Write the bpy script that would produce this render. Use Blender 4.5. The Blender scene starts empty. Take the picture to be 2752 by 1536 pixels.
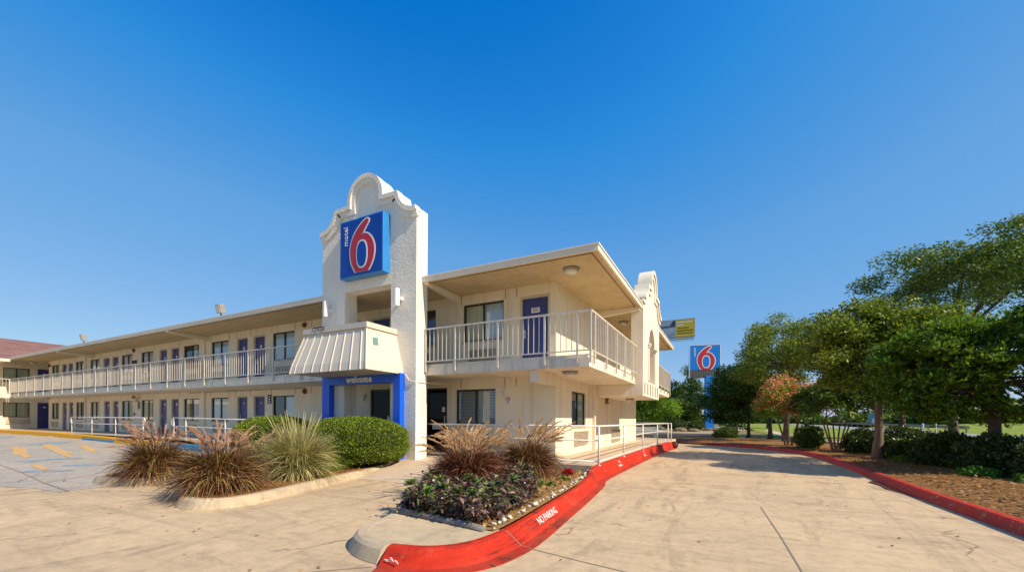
import bpy, math, random
import numpy as np
from mathutils import Vector, Matrix
from mathutils.geometry import tessellate_polygon

random.seed(7)
RNG = np.random.default_rng(11)
R = math.radians
scene = bpy.context.scene
COL = scene.collection

# ------------------------------------------------------------------ world, sun, camera
SUN_EL, SUN_AZ = R(40.0), math.atan2(-0.105, 1.0)        # azimuth measured from +X
sun_dir = Vector((math.cos(SUN_EL) * math.cos(SUN_AZ), math.cos(SUN_EL) * math.sin(SUN_AZ), math.sin(SUN_EL)))
world = bpy.data.worlds.new("World"); scene.world = world
world.use_nodes = True
wt = world.node_tree; wt.nodes.clear()
sky = wt.nodes.new('ShaderNodeTexSky'); sky.sky_type = 'NISHITA'; sky.sun_disc = False
sky.sun_elevation = SUN_EL; sky.sun_rotation = math.atan2(sun_dir.x, sun_dir.y)
sky.altitude = 200; sky.air_density = 1.15; sky.dust_density = 0.35; sky.ozone_density = 4.0
# tone of the clear Texas sky: per channel response of the camera, applied to the physical sky
K = 0.166
s_in = wt.nodes.new('ShaderNodeVectorMath'); s_in.operation = 'SCALE'; s_in.inputs['Scale'].default_value = K
s_out = wt.nodes.new('ShaderNodeVectorMath'); s_out.operation = 'SCALE'; s_out.inputs['Scale'].default_value = 1.0 / K
hsv = wt.nodes.new('ShaderNodeRGBCurve')
for c, pts in ((0, ((0, 0), (.118, .003), (.146, .026), (.22, .125), (.53, .30), (1, .5))),
               (1, ((0, 0), (.22, .182), (.269, .265), (.394, .367), (.89, .55), (1, .6))),
               (2, ((0, 0), (.418, .60), (.497, .71), (.694, .745), (1, .81)))):
    cv = hsv.mapping.curves[c].points
    while len(cv) < len(pts): cv.new(.5, .5)
    for p, q in zip(cv, pts): p.location = q; p.handle_type = 'VECTOR'
hsv.mapping.update()
bg = wt.nodes.new('ShaderNodeBackground'); bg.inputs['Strength'].default_value = 0.13
wo = wt.nodes.new('ShaderNodeOutputWorld')
wt.links.new(sky.outputs['Color'], s_in.inputs[0]); wt.links.new(s_in.outputs[0], hsv.inputs['Color'])
wt.links.new(hsv.outputs['Color'], s_out.inputs[0]); wt.links.new(s_out.outputs[0], bg.inputs['Color']); wt.links.new(bg.outputs['Background'], wo.inputs['Surface'])

sl = bpy.data.lights.new('sun', 'SUN'); sl.energy = 4.8; sl.angle = R(0.5); sl.color = (1.0, 0.87, 0.68)
so = bpy.data.objects.new('sun', sl); COL.objects.link(so)
so.rotation_euler = (-sun_dir).to_track_quat('-Z', 'Y').to_euler()

cd = bpy.data.cameras.new('camera'); cam = bpy.data.objects.new('camera', cd); COL.objects.link(cam)
yaw, roll = 0.479, 0.0058
fw = Vector((-math.sin(yaw), math.cos(yaw), 0)); rt = Vector((math.cos(yaw), math.sin(yaw), 0)); up = Vector((0, 0, 1))
rt2 = rt * math.cos(roll) + up * math.sin(roll); up2 = up * math.cos(roll) - rt * math.sin(roll)
M = Matrix((rt2, up2, -fw)).transposed().to_4x4(); M.translation = Vector((0, 0, 1.42))
cam.matrix_world = M
cd.sensor_width = 36.0; cd.lens = 1108.0 / 2752.0 * 36.0; cd.shift_y = 356.4 / 2752.0
cd.clip_start = 0.05; cd.clip_end = 5000
scene.camera = cam
scene.view_settings.view_transform = 'Standard'; scene.view_settings.look = 'None'
scene.view_settings.exposure = 0.35; scene.view_settings.gamma = 1.0
scene.cycles.max_bounces = 6; scene.cycles.transparent_max_bounces = 12

# ------------------------------------------------------------------ materials
def nt_new(name):
    m = bpy.data.materials.new(name); m.use_nodes = True
    return m, m.node_tree, m.node_tree.nodes['Principled BSDF']

def node(t, k, **kw):
    n = t.nodes.new(k)
    for a, b in kw.items(): setattr(n, a, b)
    return n

def noise(t, vec, scale, detail=4.0, rough=0.55, dist=0.0):
    n = node(t, 'ShaderNodeTexNoise'); n.inputs['Scale'].default_value = scale
    n.inputs['Detail'].default_value = detail; n.inputs['Roughness'].default_value = rough
    n.inputs['Distortion'].default_value = dist
    t.links.new(vec, n.inputs['Vector']); return n.outputs['Fac']

def ramp(t, fac, stops):
    n = node(t, 'ShaderNodeValToRGB'); e = n.color_ramp.elements
    while len(e) < len(stops): e.new(0.5)
    for el, (p, c) in zip(e, stops):
        el.position = p; el.color = (c, c, c, 1) if not hasattr(c, '__len__') else (*c, 1)
    t.links.new(fac, n.inputs['Fac']); return n.outputs['Color']

def mix(t, fac, a, b, mode='MIX'):
    n = node(t, 'ShaderNodeMix', data_type='RGBA', blend_type=mode)
    for s, v in ((n.inputs[0], fac), (n.inputs[6], a), (n.inputs[7], b)):
        if isinstance(v, bpy.types.NodeSocket): t.links.new(v, s)
        elif hasattr(v, '__len__'): s.default_value = (*v, 1)
        else: s.default_value = v
    return n.outputs[2]

def mapping(t, vec, scale=(1, 1, 1), rot=(0, 0, 0)):
    n = node(t, 'ShaderNodeMapping'); n.inputs['Scale'].default_value = scale; n.inputs['Rotation'].default_value = rot
    t.links.new(vec, n.inputs['Vector']); return n.outputs['Vector']

def bump(t, bsdf, h, strength, dist):
    n = node(t, 'ShaderNodeBump'); n.inputs['Strength'].default_value = strength; n.inputs['Distance'].default_value = dist
    t.links.new(h, n.inputs['Height']); t.links.new(n.outputs['Normal'], bsdf.inputs['Normal'])

def coords(t): return node(t, 'ShaderNodeTexCoord').outputs['Object']

def plain(name, c1, c2=None, scale=3.0, rough=0.6, metal=0.0, bump_s=0.0, bump_scale=30.0, bump_d=0.01, spec=0.5, streak=False):
    m, t, b = nt_new(name); v = coords(t)
    if c2 is None: c2 = tuple(x * 0.8 for x in c1)
    vv = mapping(t, v, (1, 1, 0.18)) if streak else v
    f = ramp(t, noise(t, vv, scale, 6, 0.6), [(0.3, 0.0), (0.72, 1.0)])
    t.links.new(mix(t, f, c1, c2), b.inputs['Base Color'])
    b.inputs['Roughness'].default_value = rough; b.inputs['Metallic'].default_value = metal
    b.inputs['Specular IOR Level'].default_value = spec
    if bump_s: bump(t, b, noise(t, v, bump_scale, 5, 0.6), bump_s, bump_d)
    return m

def stucco(name, c1, c2, c3, bscale, bdist, bstr=0.8, dirt=0.35):
    m, t, b = nt_new(name); v = coords(t)
    base = mix(t, ramp(t, noise(t, v, 0.9, 6, 0.6), [(0.3, 0), (0.7, 1)]), c1, c2)
    st = ramp(t, noise(t, mapping(t, v, (2.2, 2.2, 0.22)), 1.6, 6, 0.65), [(0.52, 0.0), (0.78, 1.0)])
    sm = node(t, 'ShaderNodeMath', operation='MULTIPLY'); t.links.new(st, sm.inputs[0]); sm.inputs[1].default_value = dirt
    base = mix(t, sm.outputs[0], base, c3)
    t.links.new(base, b.inputs['Base Color']); b.inputs['Roughness'].default_value = 0.85
    b.inputs['Specular IOR Level'].default_value = 0.2
    h = mix(t, 0.35, noise(t, mapping(t, v, (1, 1, 1.5), (0, R(35), 0)), bscale, 6, 0.62, 1.2), noise(t, v, bscale * 4.5, 4, 0.6))
    bump(t, b, h, bstr, bdist)
    return m

def foliage(name, dark, light, trans=0.3, tint=None, rough=0.5, mid=0.5):
    m, t, b = nt_new(name)
    g = node(t, 'ShaderNodeNewGeometry')
    rnd = g.outputs['Random Per Island']
    c = ramp(t, rnd, [(0.0, dark), (0.6, tuple(x + (y - x) * mid for x, y in zip(dark, light))), (1.0, light)])
    if tint is not None:
        sel = ramp(t, noise(t, coords(t), 1.1, 3, 0.5), [(0.5, 0.0), (0.62, 1.0)])
        c = mix(t, sel, c, tint)
    t.links.new(c, b.inputs['Base Color']); b.inputs['Roughness'].default_value = rough
    b.inputs['Specular IOR Level'].default_value = 0.35
    tr = node(t, 'ShaderNodeBsdfTranslucent')
    t.links.new(mix(t, 1.0, c, (1.0, 1.1, 0.55), 'MULTIPLY'), tr.inputs['Color'])
    ms = node(t, 'ShaderNodeMixShader'); ms.inputs[0].default_value = trans
    out = t.nodes['Material Output']
    t.links.new(b.outputs[0], ms.inputs[1]); t.links.new(tr.outputs[0], ms.inputs[2]); t.links.new(ms.outputs[0], out.inputs['Surface'])
    return m

def concrete(name, c1, c2, c3, joints=0.0, stain=0.5, crack=True):
    m, t, b = nt_new(name); v = coords(t)
    base = mix(t, ramp(t, noise(t, v, 0.32, 7, 0.62), [(0.32, 0), (0.68, 1)]), c1, c2)
    # long drag and tyre streaks, two directions
    s1 = ramp(t, noise(t, mapping(t, v, (1.3, 0.22, 1), (0, 0, R(-14))), 1.1, 8, 0.72, 1.6), [(0.5, 0), (0.72, 1)])
    s2 = ramp(t, noise(t, mapping(t, v, (0.28, 1.1, 1), (0, 0, R(31))), 0.9, 8, 0.75, 2.2), [(0.5, 0), (0.74, 1)])
    def sc(s, k):
        n = node(t, 'ShaderNodeMath', operation='MULTIPLY'); t.links.new(s, n.inputs[0]); n.inputs[1].default_value = k; return n.outputs[0]
    base = mix(t, sc(s1, stain), base, c3); base = mix(t, sc(s2, stain * 0.75), base, c3)
    # pale worn areas and small oil spots
    pale = ramp(t, noise(t, v, 1.7, 8, 0.7), [(0.52, 0), (0.8, 1)])
    base = mix(t, sc(pale, 0.5), base, tuple(min(1, x * 1.2) for x in c1))
    vo = node(t, 'ShaderNodeTexVoronoi'); vo.inputs['Scale'].default_value = 0.62; t.links.new(mapping(t, v, (1, 1, 0.05)), vo.inputs['Vector'])
    spot = ramp(t, vo.outputs['Distance'], [(0.02, 1.0), (0.16, 0.0)])
    sm = node(t, 'ShaderNodeMath', operation='MULTIPLY'); t.links.new(spot, sm.inputs[0])
    t.links.new(ramp(t, noise(t, v, 2.5, 4, 0.7), [(0.45, 0), (0.65, 0.8)]), sm.inputs[1])
    base = mix(t, sm.outputs[0], base, tuple(x * 0.35 for x in c3))
    mott = ramp(t, noise(t, v, 6.5, 6, 0.75), [(0.3, 0.72), (0.5, 1.0), (0.72, 1.12)])
    base = mix(t, 0.8, base, mix(t, 1.0, base, mott, 'MULTIPLY'))
    fine = noise(t, v, 70, 4, 0.7)
    base = mix(t, 0.25, base, mix(t, 1.0, base, ramp(t, fine, [(0.3, 0.45), (0.7, 1.3)]), 'MULTIPLY'))
    if crack:
        ve = node(t, 'ShaderNodeTexVoronoi', feature='DISTANCE_TO_EDGE'); ve.inputs['Scale'].default_value = 0.27
        wv = node(t, 'ShaderNodeVectorMath', operation='ADD'); t.links.new(v, wv.inputs[0])
        nn = node(t, 'ShaderNodeTexNoise'); nn.inputs['Scale'].default_value = 1.3; nn.inputs['Detail'].default_value = 6; t.links.new(v, nn.inputs['Vector'])
        t.links.new(nn.outputs['Color'], wv.inputs[1]); t.links.new(mapping(t, wv.outputs[0], (1, 1, 0.01)), ve.inputs['Vector'])
        ck = ramp(t, ve.outputs['Distance'], [(0.0015, 1.0), (0.005, 0.0)])
        cm = node(t, 'ShaderNodeMath', operation='MULTIPLY'); t.links.new(ck, cm.inputs[0])
        t.links.new(ramp(t, noise(t, v, 0.5, 3, 0.5), [(0.52, 0), (0.58, 0.75)]), cm.inputs[1])
        base = mix(t, cm.outputs[0], base, tuple(x * 0.3 for x in c3))
    t.links.new(base, b.inputs['Base Color']); b.inputs['Roughness'].default_value = 0.82
    b.inputs['Specular IOR Level'].default_value = 0.25
    bump(t, b, fine, 0.25, 0.004)
    return m

def worn_paint(name, c1, c2, under, cover=0.62, scale=2.4, rough=0.55, hi=0.16, dirt=None):
    m, t, b = nt_new(name); v = coords(t)
    base = mix(t, ramp(t, noise(t, v, 1.3, 5, 0.6), [(0.35, 0), (0.7, 1)]), c1, c2)
    f = ramp(t, noise(t, v, scale * 3, 9, 0.75), [(cover, 0.0), (cover + hi, 1.0)])
    base = mix(t, f, base, under)
    if dirt:
        d = ramp(t, noise(t, mapping(t, v, (0.6, 0.6, 5)), 1.7, 8, 0.75), [(0.5, 0.0), (0.74, 0.85)])
        base = mix(t, d, base, dirt)
    t.links.new(base, b.inputs['Base Color']); b.inputs['Roughness'].default_value = rough; b.inputs['Specular IOR Level'].default_value = 0.12
    bump(t, b, noise(t, v, 45, 5, 0.65), 0.35, 0.006)
    return m

MT = {}
MT['wall'] = stucco('wall_stucco', (0.85, 0.755, 0.58), (0.76, 0.67, 0.51), (0.46, 0.385, 0.28), 26, 0.012, 0.5, 0.5)
MT['tower'] = stucco('tower_stucco', (0.88, 0.82, 0.71), (0.77, 0.71, 0.61), (0.46, 0.41, 0.33), 4.6, 0.075, 0.5, 0.55)
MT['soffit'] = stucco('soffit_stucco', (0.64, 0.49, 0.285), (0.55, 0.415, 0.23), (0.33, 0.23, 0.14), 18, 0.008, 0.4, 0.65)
MT['slab'] = stucco('slab_paint', (0.84, 0.75, 0.60), (0.70, 0.62, 0.49), (0.34, 0.285, 0.22), 30, 0.006, 0.4, 0.75)
MT['fascia'] = stucco('fascia_paint', (0.86, 0.77, 0.62), (0.76, 0.68, 0.54), (0.45, 0.38, 0.29), 30, 0.004, 0.3, 0.35)
MT['trim'] = plain('white_trim', (0.80, 0.77, 0.70), (0.70, 0.66, 0.58), 4, 0.5)
MT['rail'] = plain('rail_paint', (0.70, 0.63, 0.53), (0.55, 0.49, 0.41), 9, 0.45, bump_s=0.15, bump_scale=60)
MT['handrail'] = plain('handrail_paint', (0.80, 0.78, 0.74), (0.62, 0.57, 0.52), 6, 0.4)
MT['joint'] = plain('joint_shadow_gap', (0.30, 0.24, 0.17), (0.22, 0.17, 0.12), 4, 0.9)
MT['dark'] = plain('dark_bronze_frame', (0.035, 0.032, 0.03), (0.05, 0.045, 0.04), 5, 0.4, 0.3)
MT['interior'] = plain('dark_interior', (0.05, 0.045, 0.04), (0.03, 0.028, 0.025), 1, 0.9)
MT['curtain'] = plain('curtain_cloth', (0.93, 0.89, 0.66), (0.86, 0.82, 0.60), 2, 0.9)
MT['sheer'] = plain('pale_curtain_cloth', (0.88, 0.92, 0.92), (0.8, 0.86, 0.87), 2, 0.9)
MT['blind'] = plain('blind_slat', (0.84, 0.84, 0.78), (0.74, 0.74, 0.69), 2, 0.6)
MT['door'] = plain('indigo_door_paint', (0.040, 0.048, 0.20), (0.032, 0.038, 0.165), 2.5, 0.45, streak=True)
MT['doorframe'] = plain('door_frame_paint', (0.62, 0.53, 0.39), (0.55, 0.47, 0.34), 4, 0.6)
MT['metal'] = plain('brushed_metal', (0.6, 0.58, 0.54), (0.45, 0.44, 0.42), 8, 0.35, 0.8)
MT['grey'] = plain('grey_housing', (0.34, 0.32, 0.29), (0.24, 0.22, 0.20), 6, 0.6)
MT['lens'] = plain('lamp_lens', (0.72, 0.70, 0.64), (0.6, 0.58, 0.52), 8, 0.2)
MT['white'] = plain('white_paint', (0.82, 0.81, 0.78), (0.74, 0.73, 0.70), 6, 0.4)
MT['letter'] = plain('white_letter', (0.85, 0.85, 0.83), (0.78, 0.78, 0.76), 5, 0.5)
MT['black'] = plain('black_paint', (0.02, 0.02, 0.02), (0.03, 0.03, 0.03), 5, 0.5)
MT['bell'] = plain('red_bell_paint', (0.24, 0.035, 0.02), (0.17, 0.03, 0.02), 6, 0.5)
MT['blue'] = plain('blue_sign_face', (0.004, 0.055, 0.38), (0.004, 0.048, 0.33), 3, 0.25)
MT['bluebox'] = plain('blue_sign_cabinet', (0.03, 0.24, 0.62), (0.025, 0.20, 0.54), 3, 0.3)
MT['pylonblue'] = plain('pylon_blue', (0.010, 0.20, 0.66), (0.008, 0.18, 0.60), 0.6, 0.35)
MT['portal'] = plain('portal_blue', (0.004, 0.115, 0.80), (0.004, 0.10, 0.72), 3, 0.35)
MT['red6'] = plain('red_numeral', (0.56, 0.025, 0.03), (0.48, 0.022, 0.028), 4, 0.35)
MT['ac'] = plain('air_grille', (0.55, 0.46, 0.33), (0.46, 0.38, 0.27), 8, 0.6)
MT['awning'] = plain('awning_metal', (0.70, 0.62, 0.50), (0.62, 0.54, 0.43), 1.4, 0.5, streak=True, bump_s=0.1, bump_scale=8)
MT['teal'] = plain('teal_sticker', (0.09, 0.20, 0.24), (0.18, 0.29, 0.31), 14, 0.5)
MT['concrete'] = concrete('pavement_concrete', (0.64, 0.465, 0.275), (0.51, 0.375, 0.23), (0.29, 0.21, 0.135), stain=0.9)
MT['lot'] = concrete('lot_concrete', (0.47, 0.405, 0.325), (0.39, 0.345, 0.285), (0.27, 0.245, 0.22), stain=0.75)
MT['walk'] = concrete('walk_concrete', (0.62, 0.48, 0.34), (0.56, 0.43, 0.30), (0.40, 0.30, 0.21), stain=0.4, crack=False)
MT['pad'] = concrete('island_concrete', (0.60, 0.46, 0.285), (0.50, 0.385, 0.24), (0.30, 0.235, 0.155), stain=0.45)
MT['kerb'] = concrete('kerb_concrete', (0.58, 0.45, 0.29), (0.46, 0.36, 0.24), (0.22, 0.175, 0.13), stain=0.6, crack=False)
MT['redkerb'] = worn_paint('red_kerb_paint', (0.58, 0.030, 0.006), (0.46, 0.022, 0.005), (0.42, 0.16, 0.09), 0.64, hi=0.07, dirt=(0.16, 0.022, 0.016))
def red_kerb_mat():
    m, t, b = nt_new('red_kerb_paint'); v = coords(t)
    base = mix(t, ramp(t, noise(t, v, 2.2, 7, 0.7), [(0.3, 0), (0.7, 1)]), (0.60, 0.032, 0.007), (0.40, 0.020, 0.006))
    pale = ramp(t, noise(t, mapping(t, v, (1.5, .5, 3)), 3.0, 7, 0.75), [(0.52, 0), (0.75, 0.55)])
    base = mix(t, pale, base, (0.68, 0.10, 0.05))
    zone = ramp(t, noise(t, v, 0.75, 3, 0.5), [(0.42, 0), (0.6, 1)])
    sc = ramp(t, noise(t, mapping(t, v, (1.2, .7, 16)), 2.6, 9, 0.8, 0.6), [(0.50, 0), (0.60, 0.9)])
    mm = node(t, 'ShaderNodeMath', operation='MULTIPLY'); t.links.new(zone, mm.inputs[0]); t.links.new(sc, mm.inputs[1])
    base = mix(t, mm.outputs[0], base, (0.10, 0.016, 0.012))
    chip = ramp(t, noise(t, v, 17, 8, 0.8), [(0.635, 0), (0.66, 1)])
    base = mix(t, chip, base, (0.40, 0.20, 0.12))
    sep = node(t, 'ShaderNodeSeparateXYZ'); t.links.new(v, sep.inputs[0])
    low = ramp(t, sep.outputs['Z'], [(0.0, 0.75), (0.035, 0.0)])
    ml = node(t, 'ShaderNodeMath', operation='MULTIPLY'); t.links.new(low, ml.inputs[0]); t.links.new(ramp(t, noise(t, v, 3.2, 7, 0.75), [(0.4, 0), (0.62, 1)]), ml.inputs[1])
    base = mix(t, ml.outputs[0], base, (0.22, 0.075, 0.045))
    t.links.new(base, b.inputs['Base Color']); b.inputs['Roughness'].default_value = 0.6; b.inputs['Specular IOR Level'].default_value = 0.2
    bump(t, b, mix(t, .5, noise(t, v, 9, 6, 0.7), noise(t, v, 55, 4, 0.65)), 0.5, 0.012); return m
MT['redkerb'] = red_kerb_mat()
MT['redold'] = worn_paint('faded_red_kerb_paint', (0.52, 0.042, 0.025), (0.42, 0.038, 0.026), (0.42, 0.24, 0.18), 0.56, hi=.08, dirt=(0.16, 0.06, 0.05))
MT['yellow'] = worn_paint('yellow_kerb_paint', (0.75, 0.37, 0.02), (0.66, 0.31, 0.02), (0.60, 0.42, 0.22), 0.74)
MT['cream'] = worn_paint('cream_kerb_paint', (0.80, 0.66, 0.36), (0.76, 0.66, 0.45), (0.62, 0.50, 0.33), 0.66)
MT['bluekerb'] = worn_paint('blue_kerb_paint', (0.02, 0.22, 0.38), (0.03, 0.26, 0.42), (0.42, 0.38, 0.32), 0.62)
MT['bluemark'] = worn_paint('worn_blue_marking', (0.08, 0.26, 0.42), (0.12, 0.29, 0.42), (0.44, 0.375, 0.30), 0.38, 1.1, 0.8, 0.26)
MT['yellowmark'] = worn_paint('worn_yellow_marking', (0.72, 0.37, 0.05), (0.64, 0.35, 0.08), (0.44, 0.375, 0.30), 0.39, 1.1, 0.8, 0.26)
MT['whitemark'] = worn_paint('stencil_white_paint', (0.80, 0.76, 0.70), (0.78, 0.70, 0.62), (0.66, 0.10, 0.06), 0.60, 5, 0.6, 0.1)
MT['drive_shade'] = concrete('drive_shade', (0.085, 0.088, 0.09), (0.065, 0.068, 0.07), (0.045, 0.045, 0.047), stain=0.5)  # dark tone that paints tree shadow on the far concrete drive
MT['road'] = concrete('highway_road', (0.34, 0.32, 0.30), (0.30, 0.29, 0.27), (0.22, 0.21, 0.2), stain=0.4, crack=False)
MT['mulch'] = plain('orange_mulch', (0.38, 0.19, 0.062), (0.17, 0.085, 0.034), 9, 0.95, bump_s=0.9, bump_scale=38, bump_d=0.03, spec=0.1)
MT['bark'] = plain('tan_mulch', (0.46, 0.28, 0.10), (0.26, 0.15, 0.055), 22, 0.95, bump_s=0.9, bump_scale=55, bump_d=0.03, spec=0.1)
MT['litter'] = foliage('leaf_litter', (0.15, 0.07, 0.025), (0.50, 0.30, 0.13), 0.1)
MT['drygrass'] = plain('dry_grass_ground', (0.30, 0.22, 0.09), (0.17, 0.13, 0.05), 1.6, 0.95, bump_s=0.8, bump_scale=24, bump_d=0.04, spec=0.1)
MT['tan'] = plain('tan_dirt', (0.42, 0.31, 0.19), (0.32, 0.23, 0.13), 0.25, 0.95, bump_s=0.5, bump_scale=6, bump_d=0.05)
MT['lawn'] = plain('green_lawn', (0.27, 0.31, 0.055), (0.17, 0.225, 0.035), 0.22, 0.95, bump_s=0.7, bump_scale=25, bump_d=0.04, spec=0.1)
MT['field'] = plain('field_grass', (0.20, 0.20, 0.07), (0.13, 0.15, 0.05), 0.05, 0.95, spec=0.1)
MT['trunk'] = plain('bark_brown', (0.13, 0.095, 0.065), (0.065, 0.048, 0.035), 9, 0.9, bump_s=0.9, bump_scale=22, bump_d=0.02, streak=True)
MT['trunkpale'] = plain('bark_pale', (0.24, 0.17, 0.115), (0.11, 0.08, 0.058), 7, 0.85, bump_s=0.6, bump_scale=16, bump_d=0.015, streak=True)
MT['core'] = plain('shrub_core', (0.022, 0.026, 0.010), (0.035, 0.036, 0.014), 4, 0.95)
MT['shrub'] = foliage('shrub_leaf', (0.050, 0.095, 0.010), (0.34, 0.42, 0.030), 0.2, mid=0.40)
MT['leafA'] = foliage('leaf_dark_green', (0.030, 0.062, 0.010), (0.165, 0.250, 0.025), 0.3)
MT['leafB'] = foliage('leaf_olive_green', (0.050, 0.090, 0.010), (0.34, 0.38, 0.028), 0.35)
MT['leafC'] = foliage('leaf_bright_green', (0.040, 0.095, 0.010), (0.24, 0.37, 0.030), 0.35, rough=0.55)
MT['leafD'] = foliage('leaf_fresh_green', (0.075, 0.160, 0.012), (0.30, 0.46, 0.028), 0.35)
MT['leafE'] = foliage('leaf_grey_green', (0.050, 0.085, 0.015), (0.24, 0.31, 0.045), 0.3)
MT['bloom'] = foliage('orange_bloom', (0.66, 0.17, 0.075), (0.90, 0.42, 0.22), 0.3)
MT['hedge'] = foliage('hedge_leaf', (0.018, 0.036, 0.010), (0.10, 0.150, 0.025), 0.2, rough=0.35)
MT['gcover'] = foliage('low_green_leaf', (0.05, 0.14, 0.010), (0.18, 0.38, 0.025), 0.3)
MT['gcover2'] = foliage('olive_bed_leaf', (0.045, 0.065, 0.015), (0.24, 0.30, 0.09), 0.15, mid=0.35)
MT['redblade'] = foliage('burgundy_blade', (0.060, 0.013, 0.011), (0.46, 0.20, 0.10), 0.25, rough=0.45, mid=0.22)
MT['brownblade'] = foliage('bronze_blade', (0.075, 0.038, 0.012), (0.62, 0.42, 0.15), 0.25, rough=0.45, mid=0.28)
MT['oliveblade'] = foliage('olive_blade', (0.17, 0.165, 0.050), (0.78, 0.66, 0.31), 0.3, rough=0.45, mid=0.42)
MT['greenblade'] = foliage('green_blade', (0.08, 0.15, 0.018), (0.26, 0.36, 0.04), 0.3)
MT['plume'] = foliage('plume_tan', (0.56, 0.33, 0.18), (0.92, 0.66, 0.40), 0.35)
MT['plumepink'] = foliage('plume_pinkish', (0.42, 0.23, 0.16), (0.72, 0.47, 0.33), 0.35)
MT['bedleaf'] = foliage('purple_grey_leaf', (0.026, 0.012, 0.012), (0.36, 0.225, 0.155), 0.1, rough=0.3, mid=0.26)
MT['rosette'] = foliage('rosette_green_leaf', (0.07, 0.15, 0.02), (0.26, 0.40, 0.08), 0.2)
MT['redflower'] = foliage('red_flower', (0.38, 0.01, 0.015), (0.62, 0.03, 0.03), 0.2)
MT['stone'] = plain('white_stone', (0.78, 0.71, 0.60), (0.46, 0.38, 0.29), 9, 0.8, bump_s=0.5, bump_scale=30)
MT['rock'] = plain('brown_rock', (0.26, 0.19, 0.12), (0.15, 0.11, 0.07), 2, 0.9, bump_s=0.7, bump_scale=6, bump_d=0.05)
MT['edging'] = plain('grey_edging', (0.22, 0.20, 0.18), (0.12, 0.11, 0.105), 7, 0.7, bump_s=0.5, bump_scale=30)

def shingle_mat():
    m, t, b = nt_new('brown_shingle'); v = coords(t)
    br = node(t, 'ShaderNodeTexBrick'); br.inputs['Scale'].default_value = 1.0
    br.inputs['Brick Width'].default_value = 0.55; br.inputs['Row Height'].default_value = 0.26; br.inputs['Mortar Size'].default_value = 0.018
    br.inputs['Color1'].default_value = (0.26, 0.13, 0.105, 1); br.inputs['Color2'].default_value = (0.20, 0.10, 0.085, 1)
    br.inputs['Mortar'].default_value = (0.12, 0.06, 0.05, 1)
    mp = node(t, 'ShaderNodeMapping'); mp.inputs['Rotation'].default_value = (0, 0, R(90)); t.links.new(v, mp.inputs['Vector'])
    t.links.new(mp.outputs[0], br.inputs['Vector'])
    t.links.new(mix(t, 0.4, br.outputs['Color'], mix(t, 1.0, br.outputs['Color'], ramp(t, noise(t, mapping(t, v, (0.6, 0.15, 1)), 4, 5, 0.7), [(0.3, 0.5), (0.7, 1.5)]), 'MULTIPLY')), b.inputs['Base Color'])
    b.inputs['Roughness'].default_value = 0.9
    return m
MT['shingle'] = shingle_mat()

def glass_mat(name, tint, refl=1.0, gcol=(0.9, 0.95, 1.0)):
    m, t, b = nt_new(name); out = t.nodes['Material Output']; t.nodes.remove(b)
    tr = node(t, 'ShaderNodeBsdfTransparent'); tr.inputs['Color'].default_value = (*tint, 1)
    gl = node(t, 'ShaderNodeBsdfGlossy'); gl.inputs['Roughness'].default_value = 0.02; gl.inputs['Color'].default_value = (*gcol, 1)
    fr = node(t, 'ShaderNodeFresnel'); fr.inputs['IOR'].default_value = 1.5 + 0.5 * refl
    ms = node(t, 'ShaderNodeMixShader'); t.links.new(fr.outputs[0], ms.inputs[0]); t.links.new(tr.outputs[0], ms.inputs[1]); t.links.new(gl.outputs[0], ms.inputs[2])
    t.links.new(ms.outputs[0], out.inputs['Surface']); return m
MT['glass'] = glass_mat('window_glass', (0.96, 0.98, 0.97), 0.7)
MT['darkglass'] = glass_mat('dark_glass', (0.2, 0.2, 0.2), -0.12, (0.4, 0.4, 0.4))
def water_mat():
    m, t, b = nt_new('wet_puddle'); b.inputs['Base Color'].default_value = (0.07, 0.06, 0.05, 1); b.inputs['Roughness'].default_value = 0.06
    bump(t, b, noise(t, coords(t), 14, 3, 0.5), 0.12, 0.01); return m
MT['puddle'] = water_mat()

# ------------------------------------------------------------------ object helpers
OFF = {}
def tag(o, label=None, cat=None, group=None, kind=None):
    if label: o['label'] = label
    if cat: o['category'] = cat
    if group: o['group'] = group
    if kind: o['kind'] = kind
    return o

def thing(name, label, cat, loc=(0, 0, 0), group=None):
    o = bpy.data.objects.new(name, None); COL.objects.link(o); o.location = loc; o.empty_display_size = 0.1
    OFF[o.name] = Vector(loc)
    return tag(o, label, cat, group)

def link_mesh(name, me, mat, parent=None, smooth=False):
    me.materials.append(MT[mat] if isinstance(mat, str) else mat)
    o = bpy.data.objects.new(name, me); COL.objects.link(o)
    if parent is not None:
        o.parent = parent; OFF[o.name] = OFF[parent.name]
    else: OFF[o.name] = Vector((0, 0, 0))
    if smooth: me.polygons.foreach_set('use_smooth', [True] * len(me.polygons))
    return o

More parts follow.
